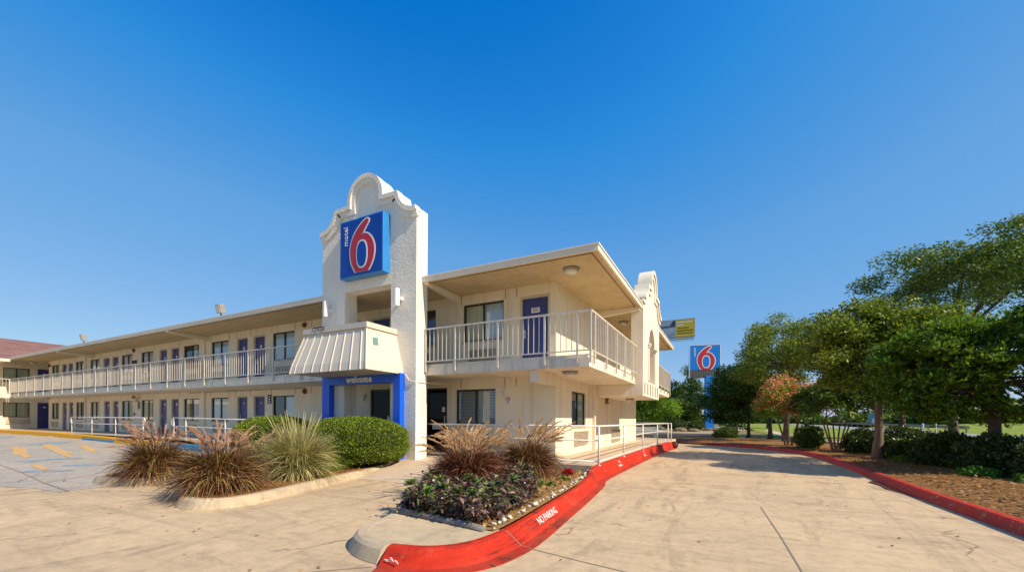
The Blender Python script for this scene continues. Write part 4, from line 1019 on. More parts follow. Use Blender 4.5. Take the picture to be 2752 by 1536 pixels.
# island: concrete pad at the nose and planted soil behind it
pad_in = [p for p in inner_red if p[1] < 4.25] + inner_grey[1:]
pad_poly = [p for p in inner_red if p[1] < 9.7] + [p for p in inner_grey[1:]]
flat('island_pad', [p for p in pad_poly if p[1] < 4.15] + [(-3.82, 4.12)], .158, 'pad')
soil = [(-2.3, 4.0)] + [(p[0] - .02, p[1]) for p in inner_red[::-1] if 4.1 < p[1] < 9.68] + [(-7.0, 9.69)] + [p for p in inner_grey[::-1] if 4.15 < p[1] < 9.6] + [(-3.80, 4.14)]
def soilz(x, y): return .165 + .05 * math.sin(min(1, max(0, (y - 4.0) / 3)) * 1.5)
flat('island_soil', soil, lambda x, y: .17, 'bark')
# edging strip and the row of white stones
m = MB(); m.tube([(-3.86, 4.18, .18), (-3.5, 4.14, .19), (-3.1, 4.08, .185), (-2.7, 4.02, .185), (-2.4, 3.96, .175)], .045, 8)
tag(m.build('bed_edging', 'edging', smooth=True), 'dark grey edging strip along the front of the flower island bed', 'edging')
sp = [p for p in inner_red[::-1] if 3.95 < p[1] < 9.5]
pts = [Vector((*p, 0)) for p in sp]; acc = 0; proto = []
for k in range(4):
    m = MB(); m.ball((0, 0, 0), (.040, .033, .026), 8, 5, .28); me_o = m.build('border_stone', 'stone', None, True); proto.append(me_o)
stones = 0
for a, b in zip(pts[:-1], pts[1:]):
    L = (b - a).length; t = 0
    while acc < L:
        q = a + (b - a) * (acc / L); o = proto[stones] if stones < 4 else proto[stones % 4].copy()
        if stones >= 4: COL.objects.link(o)
        s = random.uniform(.4, 1.15); o.scale = (s, s * random.uniform(.7, 1.2), s * random.uniform(.6, 1.1)); o.rotation_euler = (random.uniform(-.3, .3), random.uniform(-.3, .3), random.uniform(0, 6))
        o.location = (q.x - .055 + random.uniform(-.075, .03), q.y, .19 + random.uniform(0, .03))
        tag(o, 'small white stone in the border row between the bed and the red kerb', 'stone', 'white border stones'); stones += 1
        acc += random.uniform(.065, .14)
    acc -= L

# left planting bed
bed = smooth_path([(-8.75, 10.6), (-8.45, 9.2), (-8.0, 7.3), (-7.45, 5.5), (-7.08, 4.3), (-7.05, 3.75), (-7.35, 3.5), (-7.85, 3.62), (-8.6, 4.4), (-9.6, 4.85), (-10.5, 4.6), (-11.0, 4.15), (-11.5, 3.85), (-12.1, 3.95), (-12.6, 4.6), (-13.6, 6.4), (-14.6, 8.3)], 5)
sweep(bed[::-1], lambda i, p: [(.02, -.05), (.02, .13), (0, .15), (-.11, .15), (-.15, .12), (-.2, .01), (-.205, -.05)], 'bed_kerb', 'kerb')
tag(bpy.data.objects['bed_kerb'], 'tan concrete kerb round the grass and shrub bed in front of the tower', 'kerb')
flat('bed_soil', bed + [(-14.6, 9.3), (-8.75, 10.7)], .145, 'mulch')

# right-hand faded kerb, mulch bank, puddle
rk_path = smooth_path([(3.35, -6), (3.35, 2), (3.3, 7.5), (3.22, 10), (3.24, 14), (3.2, 17), (3.05, 19.6), (2.45, 21.9), (1.3, 24.0), (-.5, 25.6), (-3.0, 27.2), (-7.0, 29.0), (-14, 31)])
tag(sweep(rk_path, lambda i, p: [(.06, -.05), (.05, .012), (0, .13), (-.03, .15), (-.15, .15), (-.16, .05)], 'faded_red_kerb', 'redold'), 'faded scuffed red kerb along the tree side of the drive', 'kerb')
bank = MB(); off = rings(rk_path, lambda i, p: [(-.14, .13), (-.7, .17), (-2.2, .22), (-5, .2), (-9, .1)])
n = len(off)
for i, r in enumerate(off): bank.v += [(x, y, z + (random.uniform(-.015, .02) if j else 0)) for j, (x, y, z) in enumerate(r)]
for i in range(n - 1):
    for a in range(4): bank.f.append((i * 5 + a, i * 5 + a + 1, (i + 1) * 5 + a + 1, (i + 1) * 5 + a))
bank.build('mulch_bank', 'mulch', None, True)['kind'] = 'structure'
v = [(3.12, 12.7, .007), (2.9, 12.2, .007), (2.98, 11.7, .007), (2.95, 11.2, .007), (3.1, 10.5, .007), (3.2, 9.9, .007), (3.27, 9.9, .007), (3.25, 11.2, .007), (3.26, 12.2, .007)]
m = MB(); m.add(v, [tuple(range(len(v)))]); m.build('puddle', 'puddle', fix=False)['kind'] = 'structure'

# fallen leaves on the bank and a few on the pavement
N = 9000; t = RNG.uniform(0, 1, N); yy = 5 + 20 * t; xx = 3.45 + RNG.gamma(1.6, .9, N)
xx = np.where(yy > 20, xx - (yy - 20) * .42, xx); zz = .16 + np.minimum(.06, (xx - 3.4) * .04)
C = np.stack([xx, yy, zz + .012], 1); D = RNG.normal(size=(N, 3)) * [1, 1, .12]; Nn = RNG.normal(size=(N, 3)) * .25 + [0, 0, 1]
np_mesh('leaf_litter', leaf_quads(C, .075, .035, D=D, N=Nn), 'litter')['kind'] = 'stuff'
N = 260; C = np.stack([RNG.uniform(-14, 3.1, N), RNG.gamma(2.2, 2.2, N) + 1.5, np.full(N, .012)], 1); C[:, 2] += np.array([gz(a, b) for a, b in C[:, :2]])
ok = ~((C[:, 0] > -8.6) & (C[:, 0] < -2.1) & (C[:, 1] > 3)) & ~((C[:, 0] < -8.6) & (C[:, 1] > 3.4)); C = C[ok]; n_ = len(C)
np_mesh('scattered_leaves', leaf_quads(C, .06, .03, D=RNG.normal(size=(n_, 3)) * [1, 1, .15], N=RNG.normal(size=(n_, 3)) * .2 + [0, 0, 1]), 'litter')['kind'] = 'stuff'
N = 2600; yy = RNG.uniform(4.1, 9.6, N); xx = -2.42 - .09 * (yy - 4) - RNG.gamma(1.5, .35, N); C = np.stack([xx, yy, np.full(N, .185)], 1)
np_mesh('bark_chips', leaf_quads(C, .06, .03, D=RNG.normal(size=(N, 3)) * [1, 1, .25], N=RNG.normal(size=(N, 3)) * .4 + [0, 0, 1]), foliage('bark_chip', (.22, .11, .03), (.55, .33, .12), .05))['kind'] = 'stuff'
N = 3800; yy = RNG.uniform(3.7, 10, N); xx = -7.15 - .2 * (yy - 4) - RNG.gamma(1.7, .8, N); C = np.stack([xx, yy, np.full(N, .155)], 1); C = C[(C[:, 0] > -10.5)]
np_mesh('mulch_chips', leaf_quads(C, .06, .025, D=RNG.normal(size=(len(C), 3)) * [1, 1, .2], N=RNG.normal(size=(len(C), 3)) * .4 + [0, 0, 1]), foliage('mulch_chip', (.24, .10, .03), (.55, .28, .09), .05))['kind'] = 'stuff'

# far yellow kerb of the parking area
def zk(x): return gz(x, 8.6)
def segk(name, x0, x1, mat, label, y0=8.58, extra=0.0, yb=8.93, ht=.21):
    m = MB(); x = x0
    xs = frange(x0, x1, max(.3, min(2.0, (x1 - x0) / 2)))
    for a, b in zip(xs[:-1], xs[1:]):
        za, zb = zk(a), zk(b)
        vs = [(a, y0 - extra, za - .05), (b, y0 - extra, zb - .05), (b, yb, zb - .05), (a, yb, za - .05), (a, y0 + .04 - extra, za + ht + extra), (b, y0 + .04 - extra, zb + ht + extra), (b, yb, zb + ht + .007 + extra), (a, yb, za + ht + .007 + extra)]
        m.add(vs, [(4, 5, 6, 7), (0, 1, 5, 4)] + ([(3, 0, 4, 7)] if a == x0 else []) + ([(1, 2, 6, 5)] if b == x1 else []))
    o = m.build(name, mat, fix=False); return o
yk = tag(segk('yellow_kerb', -45.2, -21.5, 'yellow', '', yb=9.02, ht=.222), 'long yellow painted kerb below the far left walkway', 'kerb')
for x, w in ((-41.5, .9), (-37.5, .8), (-34.0, .8), (-30.3, 1.0)):
    o = segk('cream_patch', x, x + w, 'cream', '', 8.572, 0, 8.60, .11); o.parent = yk
o = segk('blue_patch', -29.25, -25.6, 'bluekerb', '', 8.572, 0, 8.60, .15); o.parent = yk
o = segk('blue_kerb', -21.4, -16.2, 'bluekerb', ''); tag(o, 'blue painted kerb between the grass clumps near the second handrail', 'kerb')
o = segk('grey_kerb', -16.1, -12.2, 'kerb', ''); tag(o, 'bare kerb behind the left round shrub', 'kerb')

# ------------------------------------------------------------------ handrails
def handrail(label, posts, zs, tops, hmid=.57, low=None, loops=(), name='handrail', closed_ends=True, base_z=None):
    root = thing(name, label, 'handrail', (*posts[0], zs[0]), 'white pipe handrails')
    for (x, y), z in zip(posts, zs):
        m = MB(); m.tube([(x, y, z - .05), (x, y, z + tops)], .024, 10); m.build('post', 'handrail', root, True)
        m = MB(); m.lathe([(.055, 0), (.055, .012), (.03, .016)], (x, y, z - .001), 12); m.build('base_flange', 'handrail', root)
    P = [(x, y, z + tops) for (x, y), z in zip(posts, zs)]
    m = MB(); m.tube(P, .024, 10); m.build('top_rail', 'handrail', root, True)
    m = MB(); m.tube([(x, y, z - tops + hmid) for x, y, z in P], .02, 10); m.build('middle_rail', 'handrail', root, True)
    if low is not None:
        m = MB(); m.tube([(x, y, z - tops + low) for x, y, z in P], .02, 10); m.build('bottom_rail', 'handrail', root, True)
    for (p, d) in loops:
        x, y, z = p; m = MB(); arc = [(x + d * .18 * math.sin(t), y, z + tops - (tops - hmid) / 2 + (tops - hmid) / 2 * math.cos(t)) for t in [math.pi * k / 10 for k in range(11)]]
        m.tube(arc, .022, 8); m.build('end_loop', 'handrail', root, True)
    return root
z = .47
handrail('white pipe handrail at far left behind the first brown grass clump', [(-32.4, 9.1), (-29.7, 9.1), (-26.9, 9.1), (-24.0, 9.1), (-23.1, 8.75)], [z] * 5, .90, .56, loops=(((-23.1, 8.75, z), 1), ((-32.4, 9.1, z), -1)))
handrail('white pipe handrail with a looped end behind the middle brown grass clump', [(-21.1, 9.05), (-20.1, 9.05), (-17.2, 9.05), (-14.6, 9.05)], [.46, .45, .42, .40], .92, .56, loops=(((-21.1, 9.05, .46), -1),))
hr = handrail('long white handrail in front of the lobby that turns along the red kerb', [(-8.24, 9.86), (-5.9, 9.86), (-2.74, 9.86), (-2.73, 12.56), (-2.72, 15.71), (-2.66, 18.9), (-2.55, 21.7)], [.30, .30, .30, .30, .30, .29, .28], .95, .60, low=.09)
m = MB(); m.box(-8.3, -2.85, 9.726, 9.80, .16, .296); m.build('rail_kerb_strip', 'walk', None); bpy.data.objects['rail_kerb_strip']['kind'] = 'structure'
handrail('far handrail behind the corner of the building beyond the walkway', [(-2.5, 22.6), (-4.2, 24.2), (-6.5, 25.2), (-9.0, 25.6)], [.28] * 4, .95, .55, low=.12)
t = thing('bench', 'pale outdoor bench half hidden behind the building corner', 'bench', (-4.6, 27.4, .1))
m = MB(); m.box(-5.5, -3.8, 27.2, 27.6, .5, .56); m.build('seat', 'trim', t)
m = MB(); m.box(-5.5, -3.8, 27.62, 27.67, .66, .95); m.build('backrest', 'trim', t)
for x in (-5.3, -4.0): m = MB(); m.box(x - .05, x + .05, 27.22, 27.6, -.05, .498); m.box(x - .03, x + .03, 27.602, 27.618, .4, .9); m.build('leg', 'trim', t)

# ================================================================== grasses and shrubs
def blades(n, c, r0, hmin, hmax, reach, droop, w, m=7, az=None, pw=1.25):
    """arching blades from a tuft at c; returns centre lines and half width vectors"""
    a = RNG.uniform(0, 2 * math.pi, n) if az is None else az
    h = RNG.uniform(hmin, hmax, n); rc = reach * RNG.uniform(.25, 1.0, n) ** .8
    b0 = np.stack([np.cos(a + RNG.normal(0, .8, n)) * r0 * np.sqrt(RNG.uniform(0, 1, n)), np.sin(a + RNG.normal(0, .8, n)) * r0 * np.sqrt(RNG.uniform(0, 1, n)), np.zeros(n)], 1)
    t = np.linspace(0, 1, m)[None, :]; dr = droop * RNG.uniform(.4, 1.25, n) * (rc / reach + .15)
    rad = rc[:, None] * (t ** pw); zz = h[:, None] * (1.35 * t - dr[:, None] * t ** 2.2)
    side = np.stack([-np.sin(a), np.cos(a), np.zeros(n)], 1)
    sway = (RNG.normal(0, .17, n)[:, None] * t ** 2)[..., None] * side[:, None, :] * h[:, None, None]
    P = np.array(c)[None, None, :] + b0[:, None, :] + np.stack([rad * np.cos(a)[:, None], rad * np.sin(a)[:, None], zz], 2) + sway
    P[..., 2] = np.maximum(P[..., 2], c[2] - .08)
    wd = w * RNG.uniform(.6, 1.3, n)[:, None] * np.clip(1.15 - t ** 1.6, .06, 1)
    tw = RNG.normal(0, .5, n); sv = unit(side + np.stack([np.cos(a) * tw * .3, np.sin(a) * tw * .3, tw], 1))
    return P, sv[:, None, :] * wd[..., None] * .5

def plume(root, base, az, h, reach, droop, L, mat, lean=0):
    t = np.linspace(0, 1, 14); rad = reach * t ** 1.3; zz = h * (1.5 * t - droop * t ** 2.1)
    P = np.stack([base[0] + rad * math.cos(az), base[1] + rad * math.sin(az), base[2] + zz], 1)
    sv = np.array([-math.sin(az), math.cos(az), 0.0]); W = np.tile(sv * .003, (14, 1))
    # stem quads plus bristles along the last third
    Q = [np.stack([P[i] - W[i], P[i] + W[i], P[i + 1] + W[i + 1], P[i + 1] - W[i + 1]]) for i in range(13)]
    n = 240; u = RNG.uniform(1 - L, 1, n); idx = u * 13; i0 = np.minimum(idx.astype(int), 12); f = (idx - i0)[:, None]
    c = P[i0] * (1 - f) + P[i0 + 1] * f; ax = unit(P[i0 + 1] - P[i0])
    d = unit(RNG.normal(size=(n, 3)) * .8 + ax * 2.2); ln = (.048 * np.sin(np.clip((u - (1 - L)) / L, .08, .96) * math.pi) ** .5)[:, None]
    s = unit(np.cross(d, RNG.normal(size=(n, 3)))) * .0045
    Q = np.concatenate([np.stack(Q), np.stack([c - s, c + s, c + d * ln + s * .2, c + d * ln - s * .2], 1)])
    return np_mesh('seed_head', Q, mat, root)

def fountain_grass(label, c, sc, nbl, npl, mats, pmat, green=.0, plume_bias=None, group='brown fountain grass clumps'):
    root = thing('fountain_grass', label, 'grass clump', c, group)
    P1, W1 = blades(int(nbl * .55), c, .26 * sc, .56 * sc, .94 * sc, .62 * sc, 1.05, .018 * sc ** .5, pw=1.6)
    P2, W2 = blades(int(nbl * .45), c, .32 * sc, .46 * sc, .78 * sc, .80 * sc, 1.62, .017 * sc ** .5, pw=1.45)
    P = np.concatenate([P1, P2]); W = np.concatenate([W1, W2])
    k = int(len(P) * green); order = RNG.permutation(len(P)); P, W = P[order], W[order]
    o = np_strips('blade_tuft', P[k:], W[k:], mats[0], root)
    if k: np_strips('blade_tuft', P[:k], W[:k], mats[1], root)
    for i in range(npl):
        az = RNG.uniform(0, 2 * math.pi) if plume_bias is None or RNG.uniform() < .3 else RNG.normal(plume_bias, .7)
        r = .12 * sc; b = (c[0] + RNG.normal(0, r), c[1] + RNG.normal(0, r), c[2] + .05)
        plume(root, b, az, RNG.uniform(.90, 1.22) * sc, RNG.uniform(.25, .95) * sc, RNG.uniform(.45, .85), RNG.uniform(.30, .44), pmat)
    return root
fountain_grass('brown fountain grass clump at the left tip of the bed nearest the parking markings', (-11.0, 4.4, .15), .98, 3000, 46, ('redblade', 'brownblade'), 'plumepink', .55)
fountain_grass('large brown fountain grass clump spilling over the kerb at the nose of the left bed', (-7.85, 4.05, .15), .98, 3800, 44, ('redblade', 'brownblade'), 'plumepink', .60, 2.6)
fountain_grass('brown fountain grass clump behind the two front clumps in the left bed', (-9.25, 5.55, .15), .95, 2200, 34, ('brownblade', 'oliveblade'), 'plumepink', .5)
fountain_grass('burgundy fountain grass with tall tan plumes in the middle of the flower island', (-4.12, 6.2, .17), .98, 3000, 66, ('redblade', 'redblade'), 'plume', 0, None, 'burgundy grass clumps on the flower island')
fountain_grass('burgundy fountain grass at the back left of the flower island', (-4.75, 7.35, .17), .95, 2200, 46, ('redblade', 'brownblade'), 'plume', .3, None, 'burgundy grass clumps on the flower island')
fountain_grass('bronze fountain grass at the back right of the flower island in front of the wall corner', (-3.90, 8.3, .17), 1.05, 2800, 64, ('redblade', 'brownblade'), 'plume', .35, .3, 'burgundy grass clumps on the flower island')

def grass_clump(label, c, n, h, reach, mat, w, stalks=0):
    root = thing('ornamental_grass', label, 'grass clump', c)
    P1, W1 = blades(int(n * .55), c, .2, h * .7, h, reach, .85, w); P2, W2 = blades(int(n * .45), c, .24, h * .35, h * .6, reach * 1.05, 1.5, w)
    np_strips('blade_tuft', np.concatenate([P1, P2]), np.concatenate([W1, W2]), mat, root)
    for i in range(stalks):
        az = RNG.uniform(0, 6.28); l = RNG.uniform(.75, 1.25) * h; rr = RNG.uniform(.2, .95) * h * .62
        p = [(c[0] + math.cos(az) * rr * t, c[1] + math.sin(az) * rr * t, c[2] + l * (t ** .9) * 1.08) for t in (0, .3, .6, .85, 1)]
        m = MB(); m.tube(p, [.006, .006, .006, .014, .003], 5); m.build('seed_stalk', 'oliveblade', root)
    return root
grass_clump('pale olive ornamental grass clump with stiff stalks between brown grass and clipped shrub', (-8.12, 5.7, .15), 3200, 1.08, .78, 'oliveblade', .016, 26)
grass_clump('pale olive grass clump standing behind the large brown grass at the bed nose', (-9.3, 6.4, .15), 1400, 1.1, .7, 'oliveblade', .016, 8)
grass_clump('small bright green grass tuft beside the clipped shrub', (-8.5, 6.75, .15), 700, .62, .5, 'greenblade', .013)

def round_shrub(label, c, r, n, seed_z=.35):
    root = thing('clipped_shrub', label, 'shrub', (c[0], c[1], .12), 'round clipped shrubs before the tower')
    def surf(m):
        d = unit(RNG.normal(size=(m, 3))); d = d[d[:, 2] > -.62]
        p = np.sign(d) * np.abs(d) ** np.array([.86, .86, .92]); lump = 1 + .025 * np.sin(d[:, 0:1] * 7 + 1) * np.cos(d[:, 1:2] * 6) + .02 * np.sin(d[:, 2:3] * 11 + d[:, 0:1] * 5)
        return d, p * lump
    d, p = surf(n); dep = RNG.beta(1.2, 4.0, (len(d), 1)) * .16
    C = np.array(c) + p * (np.array(r) * (1 - dep)); 
    D = unit(d * .9 + RNG.normal(size=d.shape) * .65 + [0, 0, .35]); Nn = d * .5 + RNG.normal(size=d.shape) * .8 + [0, 0, .3]
    np_mesh('foliage', leaf_quads(C, .042, .024, D=D, N=Nn), 'shrub', root)
    m = MB(); m.ball(c, [x * .90 for x in r], 24, 14, .02); m.build('inner_core', 'core', root, True)  # solid dark ball inside the leaves
    for k in range(4):
        a = k * 1.6; m = MB(); m.tube([(c[0] + .1 * math.cos(a), c[1] + .1 * math.sin(a), .08), (c[0] + .3 * math.cos(a), c[1] + .3 * math.sin(a), c[2])], .025, 6); m.build('stem', 'trunk', root)
round_shrub('large clipped round shrub right in front of the blue portal', (-8.95, 8.05, .74), (1.36, 1.25, .71), 56000)
round_shrub('clipped round shrub behind the pale olive grass left of the portal', (-12.25, 7.9, .78), (1.35, 1.05, .68), 34000)

# flower island carpet of purple-grey foliage, green rosettes and red flowers
def inside(poly, x, y):
    c = False; n = len(poly)
    for i in range(n):
        x1, y1 = poly[i]; x2, y2 = poly[i - 1]
        if (y1 > y) != (y2 > y) and x < (x2 - x1) * (y - y1) / (y2 - y1) + x1: c = not c
    return c
carpet = [(-2.5, 4.02), (-3.85, 4.2), (-4.4, 5.3), (-5.3, 7.1), (-6.2, 8.7), (-5.6, 9.3), (-4.4, 8.9), (-3.6, 7.8), (-3.1, 6.9), (-2.66, 5.9), (-2.5, 4.8)]
cs = []
while len(cs) < 1400:
    x, y = random.uniform(-6.3, -2.4), random.uniform(4.0, 9.4)
    if inside(carpet, x, y): cs.append((x, y))
Cc = np.array(cs); nl = 22
hh = RNG.uniform(.08, .37, len(Cc))
Lc = np.repeat(Cc, nl, 0); n = len(Lc); a = RNG.uniform(0, 6.28, n); el = RNG.uniform(-.25, 1.1, n)
D = np.stack([np.cos(a) * np.cos(el), np.sin(a) * np.cos(el), np.sin(el)], 1)
lev = RNG.uniform(.2, 1, n) * np.repeat(hh, nl)
C = np.stack([Lc[:, 0] + RNG.normal(0, .03, n), Lc[:, 1] + RNG.normal(0, .03, n), .17 + lev], 1)
# leaves with a fold and drooping tip: two-segment strips
t = np.array([0, .35, .7, 1.0]); Ln = RNG.uniform(.065, .135, n)
P = C[:, None, :] + D[:, None, :] * (Ln[:, None] * t[None, :])[..., None]; P[..., 2] -= (Ln[:, None] * .45 * t[None, :] ** 2)
S = unit(np.cross(D, np.array([0, 0, 1.0]) + RNG.normal(0, .45, (n, 3)))); wd = np.array([.25, 1.0, .8, .08])[None, :] * (Ln * .15)[:, None]
np_strips('purple_groundcover', P, S[:, None, :] * wd[..., None], 'bedleaf')['kind'] = 'stuff'
ok = (RNG.uniform(0, 1, len(P)) < .16) & (np.sin(P[:, 0, 0] * 4.1) * np.cos(P[:, 0, 1] * 3.7 + 1) > -.1)
np_strips('green_groundcover', P[ok] + [0.03, -.02, .035], S[ok][:, None, :] * wd[ok][..., None], 'gcover2')['kind'] = 'stuff'
def rosette(x, y, z, nleaf, L, mat, name, label, cat, group, wf=.2):
    n = nleaf; a = RNG.uniform(0, 6.28, n); el = RNG.uniform(.15, 1.2, n); D = np.stack([np.cos(a) * np.cos(el), np.sin(a) * np.cos(el), np.sin(el)], 1)
    C = np.tile([x, y, z], (n, 1)); Ln = RNG.uniform(.6, 1.1, n) * L; t = np.array([0, .4, .75, 1.0])
    P = C[:, None, :] + D[:, None, :] * (Ln[:, None] * t)[..., None]; P[..., 2] -= Ln[:, None] * .3 * t ** 2
    S = unit(np.cross(D, [0, 0, 1.0] + RNG.normal(0, .3, (n, 3)))); wd = np.array([.3, 1, .75, .08])[None, :] * (Ln * wf / 2)[:, None]
    tag(np_strips(name, P, S[:, None, :] * wd[..., None], mat), label, cat, group)
for (x, y) in ((-3.55, 4.75), (-3.95, 5.2), (-3.15, 4.55), (-3.3, 5.35), (-2.95, 5.05), (-3.7, 5.6), (-4.5, 5.7), (-3.05, 5.9), (-2.85, 4.45), (-3.5, 4.3), (-4.15, 4.75)):
    rosette(x, y, .43, 40, .19, 'rosette', 'green_rosette', 'small green rosette plant among the purple groundcover', 'plant', 'green rosettes in the purple carpet')
for i, (x, y) in enumerate(((-3.75, 7.35), (-3.55, 7.65), (-3.95, 7.55), (-3.4, 7.3))):
    rosette(x, y, .2, 70, .26, 'rosette', 'green_plant', 'bright green strappy plant at the back edge of the purple carpet', 'plant', 'green plants before the back grass', .14)
for i, (x, y) in enumerate(((-3.05, 7.0), (-2.95, 7.25), (-3.2, 7.3), (-2.95, 8.0))):
    rosette(x, y, .17, 60, .17, 'rosette', 'yellow_green_plant', 'low yellow green plant on the tan bark beside the white stones', 'plant', 'low plants on the bark', .2)
rosette(-3.12, 8.75, .2, 130, .22, 'redflower', 'red_flower', 'red flower clump near the handrail corner post', 'flower', 'red flower clumps')
rosette(-3.28, 6.95, .2, 90, .19, 'redflower', 'red_flower', 'red flower clump on the right edge of the purple carpet', 'flower', 'red flower clumps')
rosette(-3.32, 4.45, .22, 50, .12, 'redflower', 'red_flower', 'small red flower clump near the front edging of the island', 'flower', 'red flower clumps')

# ================================================================== trees and far background
def tree(label, base, trunk_h, trunk_r, crown_c, crown_r, nclump, nleaf, leaf, L, W, clump_r=.42, bark='trunk', name='tree', group=None, stems=1, lean=(0, 0), shell=.55, extra=None, rosette_n=0, low=-.75, flat_=.62):
    bx, by, bz = base; root = thing(name, label, 'tree', base, group)
    cc = np.array(crown_c, float); cr = np.array(crown_r, float)
    # clump centres spread through an uneven ellipsoid, denser towards its outside
    d = unit(RNG.normal(size=(nclump * 3, 3))); d = d[d[:, 2] > low][:nclump]; k = len(d)
    rad = (shell + (1 - shell) * RNG.uniform(0, 1, (k, 1))) ** .8 * (1 + .16 * np.sin(d[:, 0:1] * 5 + bx) + .14 * np.cos(d[:, 1:2] * 6 + by) + RNG.normal(0, .06, (k, 1)))
    cl = cc + d * cr * rad; sz = clump_r * RNG.uniform(.55, 1.35, k)
    # trunk and limbs
    trunks = []; tops = []
    for s in range(stems):
        a = 2 * math.pi * s / max(1, stems) + .6; sp = 0 if stems == 1 else .9 * min(cr[0], cr[1]) * .42
        p0 = Vector((bx + (0 if stems == 1 else .10 * math.cos(a)), by + (0 if stems == 1 else .10 * math.sin(a)), bz - .08))
        p1 = Vector((bx + lean[0] + sp * math.cos(a), by + lean[1] + sp * math.sin(a), bz + trunk_h)); path = []
        for i in range(7):
            t = i / 6; q = p0.lerp(p1, t ** (1 if stems == 1 else 1.0)); w = .05 * trunk_h * .35
            path.append(q + Vector((random.uniform(-w, w), random.uniform(-w, w), 0)) * (0 if i in (0, 6) else .35))
        rr = trunk_r / (1 if stems == 1 else math.sqrt(stems) * .9)
        m = MB(); m.tube(path, [rr * (1.5 if i == 0 else 1.12 if i == 1 else 1 - .06 * i) for i in range(7)], 10); m.build('trunk', bark, root, True, fix=False); tops.append((p1, rr * .62))
    m = MB(); nl = min(k, 46); mids = []
    for j in range(5 + 2 * (stems == 1)):
        t0, r0 = tops[j % len(tops)]; g = cl[(j * 7) % k]; q = Vector(tuple((cc + (g - cc) * .45)))
        mp = t0.lerp(q, .5) + Vector((random.uniform(-.1, .1), random.uniform(-.1, .1), .08)) * trunk_h * .3
        m.tube([t0, mp, q], [r0, r0 * .7, r0 * .42], 6, False); mids += [(mp, r0 * .6), (q, r0 * .42)]
    for j in range(nl):
        g = Vector(tuple(cl[(j * 3) % k])); s = min(mids, key=lambda e: (e[0] - g).length); q = s[0].lerp(g, .55) + Vector((random.uniform(-.12, .12), random.uniform(-.12, .12), random.uniform(0, .15)))
        m.tube([s[0], q, g], [s[1] * .6, s[1] * .35, .008], 5, False)
    m.build('limbs', bark, root, True, fix=False)
    # leaves
    w = sz ** 2; idx = RNG.choice(k, size=nleaf, p=w / w.sum()); r3 = unit(RNG.normal(size=(nleaf, 3))) * (RNG.uniform(0, 1, (nleaf, 1)) ** .42) * np.array([1, 1, flat_])
    C = cl[idx] + r3 * sz[idx][:, None]
    if rosette_n:
        C = np.repeat(C, rosette_n, 0); n = len(C); a = RNG.uniform(0, 6.28, n); el = RNG.uniform(-.1, 1.2, n)
        D = np.stack([np.cos(a) * np.cos(el), np.sin(a) * np.cos(el), np.sin(el)], 1); V = leaf_quads(C, L, W, D=D, N=np.array([0, 0, 1.0]) + RNG.normal(0, .35, (n, 3)))
    else:
        D = RNG.normal(size=(nleaf, 3)) * [1, 1, .6] + r3 * .8 + [0, 0, -.1]; V = leaf_quads(C, L, W, .7, D=D)
    np_mesh('crown', V, leaf, root)
    if extra:
        mat, n, zmin, eL = extra; up_ = cl[(cl[:, 2] > zmin)]; ii = RNG.integers(0, len(up_), n)
        C = up_[ii] + RNG.normal(size=(n, 3)) * clump_r * .5; np_mesh('blossom', leaf_quads(C, eL, eL * .7, .4), mat, root)
    return root

# right-hand row of trees
tree('main shade tree with a single tan trunk on the mulch bank beside the drive', (4.45, 17.6, .17), 2.3, .135, (4.5, 17.7, 3.55), (1.95, 1.9, 1.78), 160, 44000, 'leafB', .115, .056, .46, 'trunkpale', low=-.55)
tree('bright green dense tree at the right edge behind the dark hedge', (5.75, 14.2, .17), 1.5, .15, (5.75, 14.3, 2.62), (1.98, 1.6, 1.48), 210, 9000, 'leafC', .125, .046, .40, 'trunk', rosette_n=7, shell=.7, extra=('bloom', 60, 1.0, .05), low=-.8)
tree('tall airy grey green tree rising behind the bright green tree', (13.2, 37.2, .15), 6.6, .21, (14.0, 37.5, 10.2), (5.3, 5.2, 3.2), 150, 36000, 'leafE', .23, .085, .98, 'trunk', shell=.5, low=-.5)
tree('broad olive tree behind the main shade tree, towards the pylon sign', (3.1, 28.6, .15), 2.6, .17, (3.3, 28.6, 4.75), (3.5, 2.8, 2.35), 130, 24000, 'leafB', .13, .065, .62, low=-.6)
tree('dark green rounded tree in front of the pylon sign pole', (1.5, 35.6, .12), 1.2, .14, (.55, 35.2, 3.2), (1.95, 1.9, 2.35), 120, 34000, 'leafA', .17, .09, .66, low=-.9)
tree('slim trunked olive tree between the dark rounded tree and the crape myrtle', (2.75, 34.0, .12), 2.2, .14, (3.1, 34.2, 5.6), (2.6, 2.3, 2.5), 90, 15000, 'leafB', .15, .07, .62)
tree('crape myrtle with orange pink blooms and several twisted stems', (2.75, 24.2, .16), 1.25, .10, (2.6, 24.0, 2.2), (1.40, 1.25, 1.02), 120, 17000, 'leafD', .095, .05, .32, 'trunkpale', 'crape_myrtle', stems=5, extra=('bloom', 15000, 2.0, .085), low=-.5)
tree('small dark multi stemmed tree with a vase of thin stems left of the main trunk', (4.1, 21.6, .17), 1.25, .085, (4.3, 21.8, 2.3), (1.5, 1.3, .95), 90, 24000, 'leafA', .105, .052, .38, 'trunkpale', stems=6, low=-.45)
tree('green tree with a short stout trunk behind the hedge near the highway', (8.3, 29.0, .15), 1.6, .2, (8.4, 29.1, 3.1), (1.7, 1.6, 1.35), 70, 11000, 'leafC', .14, .06, .48)
tree('low multi branched tree at the far right edge beyond the hedge', (10.8, 19.6, .17), .8, .09, (11.4, 19.8, 2.2), (1.6, 1.5, 1.2), 60, 7000, 'leafA', .1, .045, .4, stems=3)
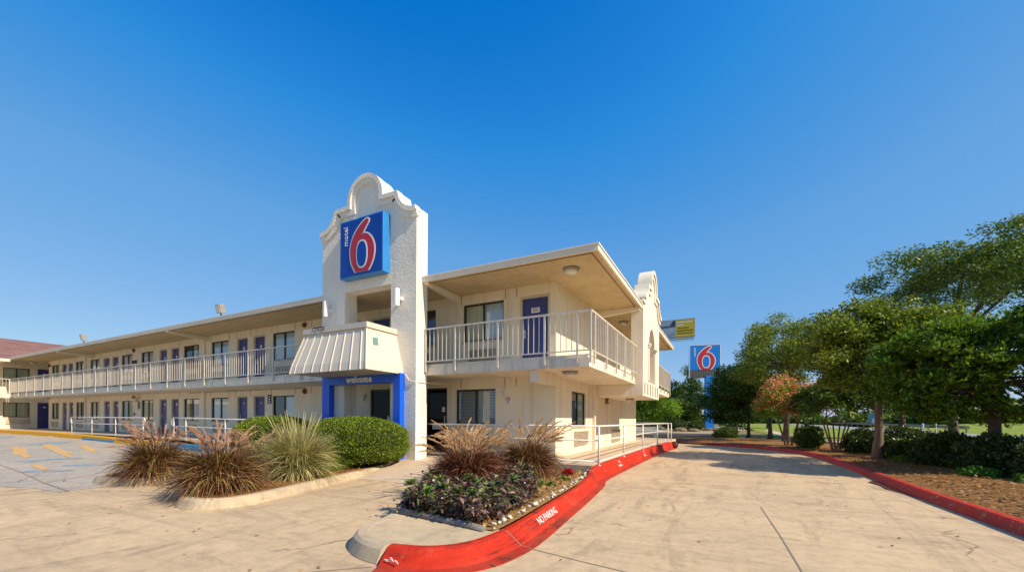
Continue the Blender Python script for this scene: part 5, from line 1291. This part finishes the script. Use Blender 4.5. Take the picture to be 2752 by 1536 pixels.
# trees beyond the back of the building
tree('fresh green tree behind the far corner of the motel', (-9.3, 54, 0), 2.0, .2, (-8.6, 54, 3.3), (3.0, 2.6, 2.7), 110, 17000, 'leafD', .22, .12, .8, group='trees behind the motel', low=-.9)
tree('dark green tree behind the far handrail, left of the pylon sign', (-6.2, 62, 0), 2.0, .22, (-5.6, 62, 3.8), (3.6, 3.0, 3.5), 120, 18000, 'leafA', .24, .13, .9, group='trees behind the motel', low=-.9)
tree('olive green tree further back between the two trees behind the motel', (-10.2, 72, 0), 2.0, .25, (-9.5, 72, 4.0), (4.2, 3.5, 3.4), 100, 15000, 'leafB', .26, .14, 1.0, group='trees behind the motel', low=-.9)
tree('distant olive tree far behind the dark rounded tree', (6.0, 78, 0), 2.4, .25, (5.5, 78, 4.6), (4.6, 4.0, 3.6), 100, 14000, 'leafA', .28, .15, 1.1, group='trees behind the motel', low=-.9)

def bush(label, c, r, n, mat, L=.07, W=.035, name='shrub', group=None, cat='shrub'):
    root = thing(name, label, cat, (c[0], c[1], .1), group)
    d = unit(RNG.normal(size=(n, 3))); d = d[d[:, 2] > -.7]; k = len(d)
    lump = 1 + .14 * np.sin(d[:, 0:1] * 6 + c[0] * 3) * np.cos(d[:, 1:2] * 7 + c[1]) + .10 * np.sin(d[:, 2:3] * 9 + d[:, 0:1] * 4) + RNG.normal(0, .05, (k, 1))
    C = np.array(c) + d * np.array(r) * lump * (1 - RNG.beta(1, 4, (k, 1)) * .35)
    np_mesh('foliage', leaf_quads(C, L, W, D=d * .8 + RNG.normal(size=(k, 3)) * .8, N=d * .3 + RNG.normal(size=(k, 3)) * .8 + [0, 0, .3]), mat, root)
    m = MB(); m.ball(c, [x * .78 for x in r], 16, 10, .05); m.build('inner_core', 'core', root, True)  # solid dark ball filling the bush behind its leaves
    return root
hed = [((4.75, 20.6, .5), (.62, .7, .55), 'leftmost dark hedge shrub, just left of the main tan trunk'), ((5.5, 19.3, .55), (.75, .8, .6), 'dark hedge shrub right behind the main tan trunk'),
       ((5.35, 17.2, .5), (.7, .85, .52), 'dark hedge shrub just right of the main tan trunk'), ((5.45, 15.6, .5), (.72, .85, .55), 'middle shrub of the dark hedge below the bright green tree'),
       ((5.75, 14.0, .5), (.75, .85, .56), 'dark hedge shrub hiding the base of the bright green tree'), ((6.25, 12.7, .5), (.75, .8, .58), 'rightmost dark hedge shrub at the photo edge')]
for c, r, lab in hed: bush(lab, c, r, 8500, 'hedge', .085, .04, 'hedge_shrub', 'dark hedge along the bank', 'hedge')
bush('dark shrub with lit leaves beside the twisted stems of the crape myrtle', (3.35, 23.0, .6), (.55, .5, .62), 5000, 'leafA')
bush('small dark shrub at the foot of the dark rounded tree', (-.05, 32, .45), (.75, .6, .42), 3500, 'leafA', .09, .05)
for i, (c, r) in enumerate((((4.9, 16.6, .2), (.35, .5, .16)), ((5.1, 13.2, .2), (.3, .5, .16)), ((5.05, 18.0, .2), (.3, .45, .15)), ((5.55, 12.0, .22), (.35, .45, .18)))):
    bush('low bright green ground plant in front of the dark hedge', c, r, 1500, 'gcover', .07, .05, 'ground_plant', 'low green plants before the hedge', 'plant')
for i, (c, r, lab) in enumerate((((-5.8, 56, .7), (1.3, 1.0, .75), 'low dark bush near the brown rocks left of the pylon pole'), ((-8.5, 50, .6), (1.6, 1.0, .7), 'low dark bush behind the far handrail'), ((-3.7, 58, .6), (1.2, 1, .6), 'low bush just left of the pylon pole'))):
    bush(lab, c, r, 2500, 'hedge', .16, .09)
for i, (x, y, s, lab) in enumerate(((-6.2, 52.5, .5, 'brown rock at the foot of the trees behind the far handrail'), (-4.9, 53, .65, 'larger brown rock midway between the handrail end and the pylon pole'), (-3.4, 53.4, .55, 'brown rock close to the pylon pole'), (-2.0, 58.2, .5, 'flat brown rock in front of the pylon pole'))):
    m = MB(); m.ball((x, y, .12), (s * 1.3, s * .8, s * .55), 10, 7, .13); tag(m.build('rock', 'rock'), lab, 'rock')

# ground beyond the drive
flat('side_lawn_bank', [(-5, 27.6), (1.2, 24.6), (9, 21.5), (16, 19), (16, 24), (9, 26.4), (6.2, 29.6), (5.06, 33.3), (4.06, 42), (4.2, 60), (1.5, 60), (-.6, 42), (-2.6, 31)], .09, 'drygrass')
flat('tree_shade_sheet', [(-30, 31.2), (-7, 29.2), (-2.6, 31), (-.6, 42), (-.2, 46), (-40, 46)], -.01, 'drive_shade')  # tree shadows over the far drive, painted as a dark sheet
flat('shade_gap_streak', [(-30, 34.5), (-2.0, 34.0), (-1.4, 37.2), (-30, 37.8)], -.005, 'road')  # light streak between those shadows, painted as a paler strip
flat('far_lot', [(-60, 46.01), (-.2, 46.01), (2.2, 61), (3, 90), (-60, 90)], .02, 'tan')
flat('lawn', [(16.5, 18.6), (16.5, 120), (18, 220), (3.5, 220), (3.2, 61), (3.5, 42), (4.5, 33.3), (5.6, 29.6), (8.5, 26.2)], .115, 'lawn')
pl = [(16, 23.4), (9.2, 26.0), (6.2, 29.6), (5.06, 33.3), (4.1, 42), (4.2, 61)]
flat('footpath', pl + [(x + 1.0 + .3 * (y < 30), y + .75 * (y < 35)) for x, y in pl[::-1]], .13, 'walk')
flat('frontage_road', [(16.3, 5), (23, 5), (23, 140), (26, 260), (18, 260), (16.3, 120)], .14, 'road')
gr = thing('guard_rail', 'long tan barrier rail along the road seen under the trees', 'guard rail', (23.6, 66, .1))
P = [(23.8, 64), (24.2, 80), (25.5, 105), (29, 150)]
m = MB(); m.tube([(x, y, .75) for x, y in P], .22, 6); m.build('rail', 'tan', gr)
for (a, b) in zip(P[:-1], P[1:]):
    for k in range(6):
        x, y = a[0] + (b[0] - a[0]) * k / 6, a[1] + (b[1] - a[1]) * k / 6; m = MB(); m.box(x - .06, x + .06, y + .15, y + .27, .0, .8); m.build('post', 'grey', gr)
m = MB(); m.add([(23.0, 5, .12), (23.0, 62, .12), (24.6, 80, .12), (26, 110, .12), (60, 150, 1.0), (160, 190, 1.8), (220, 60, 2.2), (80, 5, 1.3)], [(0, 1, 2, 3, 4, 5, 6, 7)]); m.build('embankment', 'lawn', fix=False)['kind'] = 'structure'
for i, (x, y, lab) in enumerate(((20.6, 65.4, 'left of two white posts before the end of the barrier'), (22.1, 66.6, 'right of two white posts before the end of the barrier'))):
    t = thing('marker_post', lab, 'post', (x, y, .1)); m = MB(); m.tube([(x, y, 0), (x, y, 1.0)], .06, 6); m.build('shaft', 'white', t); m = MB(); m.box(x - .09, x + .09, y - .03, y + .03, 1.005, 1.2); m.build('cap', 'white', t)
flat('highway', [(27, 112), (32, 112), (62, 262), (40, 262)], .5, 'road')
# vehicles on the highway, half hidden by leaves
def truck(x, y, a, label, cargo):
    t = thing('box_truck', label, 'truck', (x, y, .45)); ax = (math.cos(a), math.sin(a), 0); A = Vector(ax); c = Vector((x, y, 0))
    m = MB(); m.obox(c + Vector((0, 0, 2.2)), (6.5, 2.4, 2.6), ax); m.build('cargo_box', cargo, t, bevel=.04)
    m = MB(); m.obox(c + A * 4.4 + Vector((0, 0, 1.75)), (1.9, 2.3, 1.9), ax); cb = m.build('cab', 'white', t, bevel=.15)
    m = MB(); m.obox(c + A * 4.6 + Vector((0, 0, 2.2)), (1.5, 2.34, .6), ax); m.build('window', 'dark', cb)
    for s in (-2.2, 4.3):
        for w in (-1, 1):
            m = MB(); q = c + A * s + Vector((-A.y, A.x, 0)) * w * 1.05 + Vector((0, 0, .85)); nrm = Vector((-A.y, A.x, 0)) * .14; m.tube([q - nrm, q + nrm], .45, 14); m.build('wheel', 'black', t)
truck(37.5, 152, 1.4, 'teal box truck on the distant highway seen right of the main tan trunk', plain('teal_paint', (.10, .26, .32), (.08, .22, .28), 1, .4))
def car(x, y, a, label, mat):
    t = thing('car', label, 'car', (x, y, .45)); A = Vector((math.cos(a), math.sin(a), 0)); S = Vector((-A.y, A.x, 0)); c = Vector((x, y, .45)); f = lambda u, v: c + A * u - S * .85 + Vector((0, 0, v))
    m = MB(); m.prism([(-2.2, .3), (2.2, .3), (2.25, .75), (1.2, .92), (.6, 1.42), (-1.2, 1.45), (-1.9, .98), (-2.25, .9)], f, S * 1.7); m.build('body', mat, t, bevel=.05)
    m = MB(); m.prism([(1.0, .97), (.55, 1.36), (-1.1, 1.38), (-1.6, 1.0)], lambda u, v: f(u, v) - S * .01, S * 1.72); m.build('window', 'dark', t)
    for s in (-1.35, 1.4):
        for w in (-.8, .8): m = MB(); q = c + A * s + S * w + Vector((0, 0, .33)); m.tube([q - S * .1, q + S * .1], .33, 14); m.build('wheel', 'black', t)
car(60, 95, -.5, 'pale car on the highway seen at the right under the bright green tree', 'white')
car(30.5, 122, 1.4, 'grey car on the highway between the trunks', 'metal')
# distant buildings and woods across the highway
def far_building(x0, x1, y0, y1, h, lab, mat):
    t = thing('distant_building', lab, 'building', (x0, y0, 0)); m = MB(); m.box(x0, x1, y0, y1, -.1, h); m.build('wall', mat, t)
    m = MB(); m.box(x0 - .4, x1 + .4, y0 - .4, y1 + .4, h + .003, h + .4); m.build('roof', 'grey', t)
    n = int((x1 - x0) / 5)
    for k in range(n): m = MB(); xx = x0 + 2 + k * 5; m.box(xx, xx + 2.6, y0 - .06, y0 - .003, 1.2, 3.2); m.build('window', 'dark', t)
far_building(95, 140, 240, 260, 6.5, 'pale low building far beyond the highway', 'white')
far_building(160, 210, 190, 210, 7.0, 'blue grey low building far right beyond the highway', plain('blue_grey_wall', (.30, .40, .48), (.26, .35, .42), .3))
N = 42000; a = RNG.uniform(R(-75), R(75), N); d = RNG.uniform(190, 230, N)
hgt = 6 + 3 * np.sin(a * 23) + 2 * np.sin(a * 61 + 1) + 1.5 * np.sin(a * 131)
C = np.stack([np.sin(a) * d, np.cos(a) * d, RNG.uniform(-.5, 1, N) * hgt], 1); C[:, 2] = np.abs(C[:, 2])
np_mesh('far_wood', leaf_quads(C, 2.4, 1.5, .3), 'leafE')['kind'] = 'stuff'
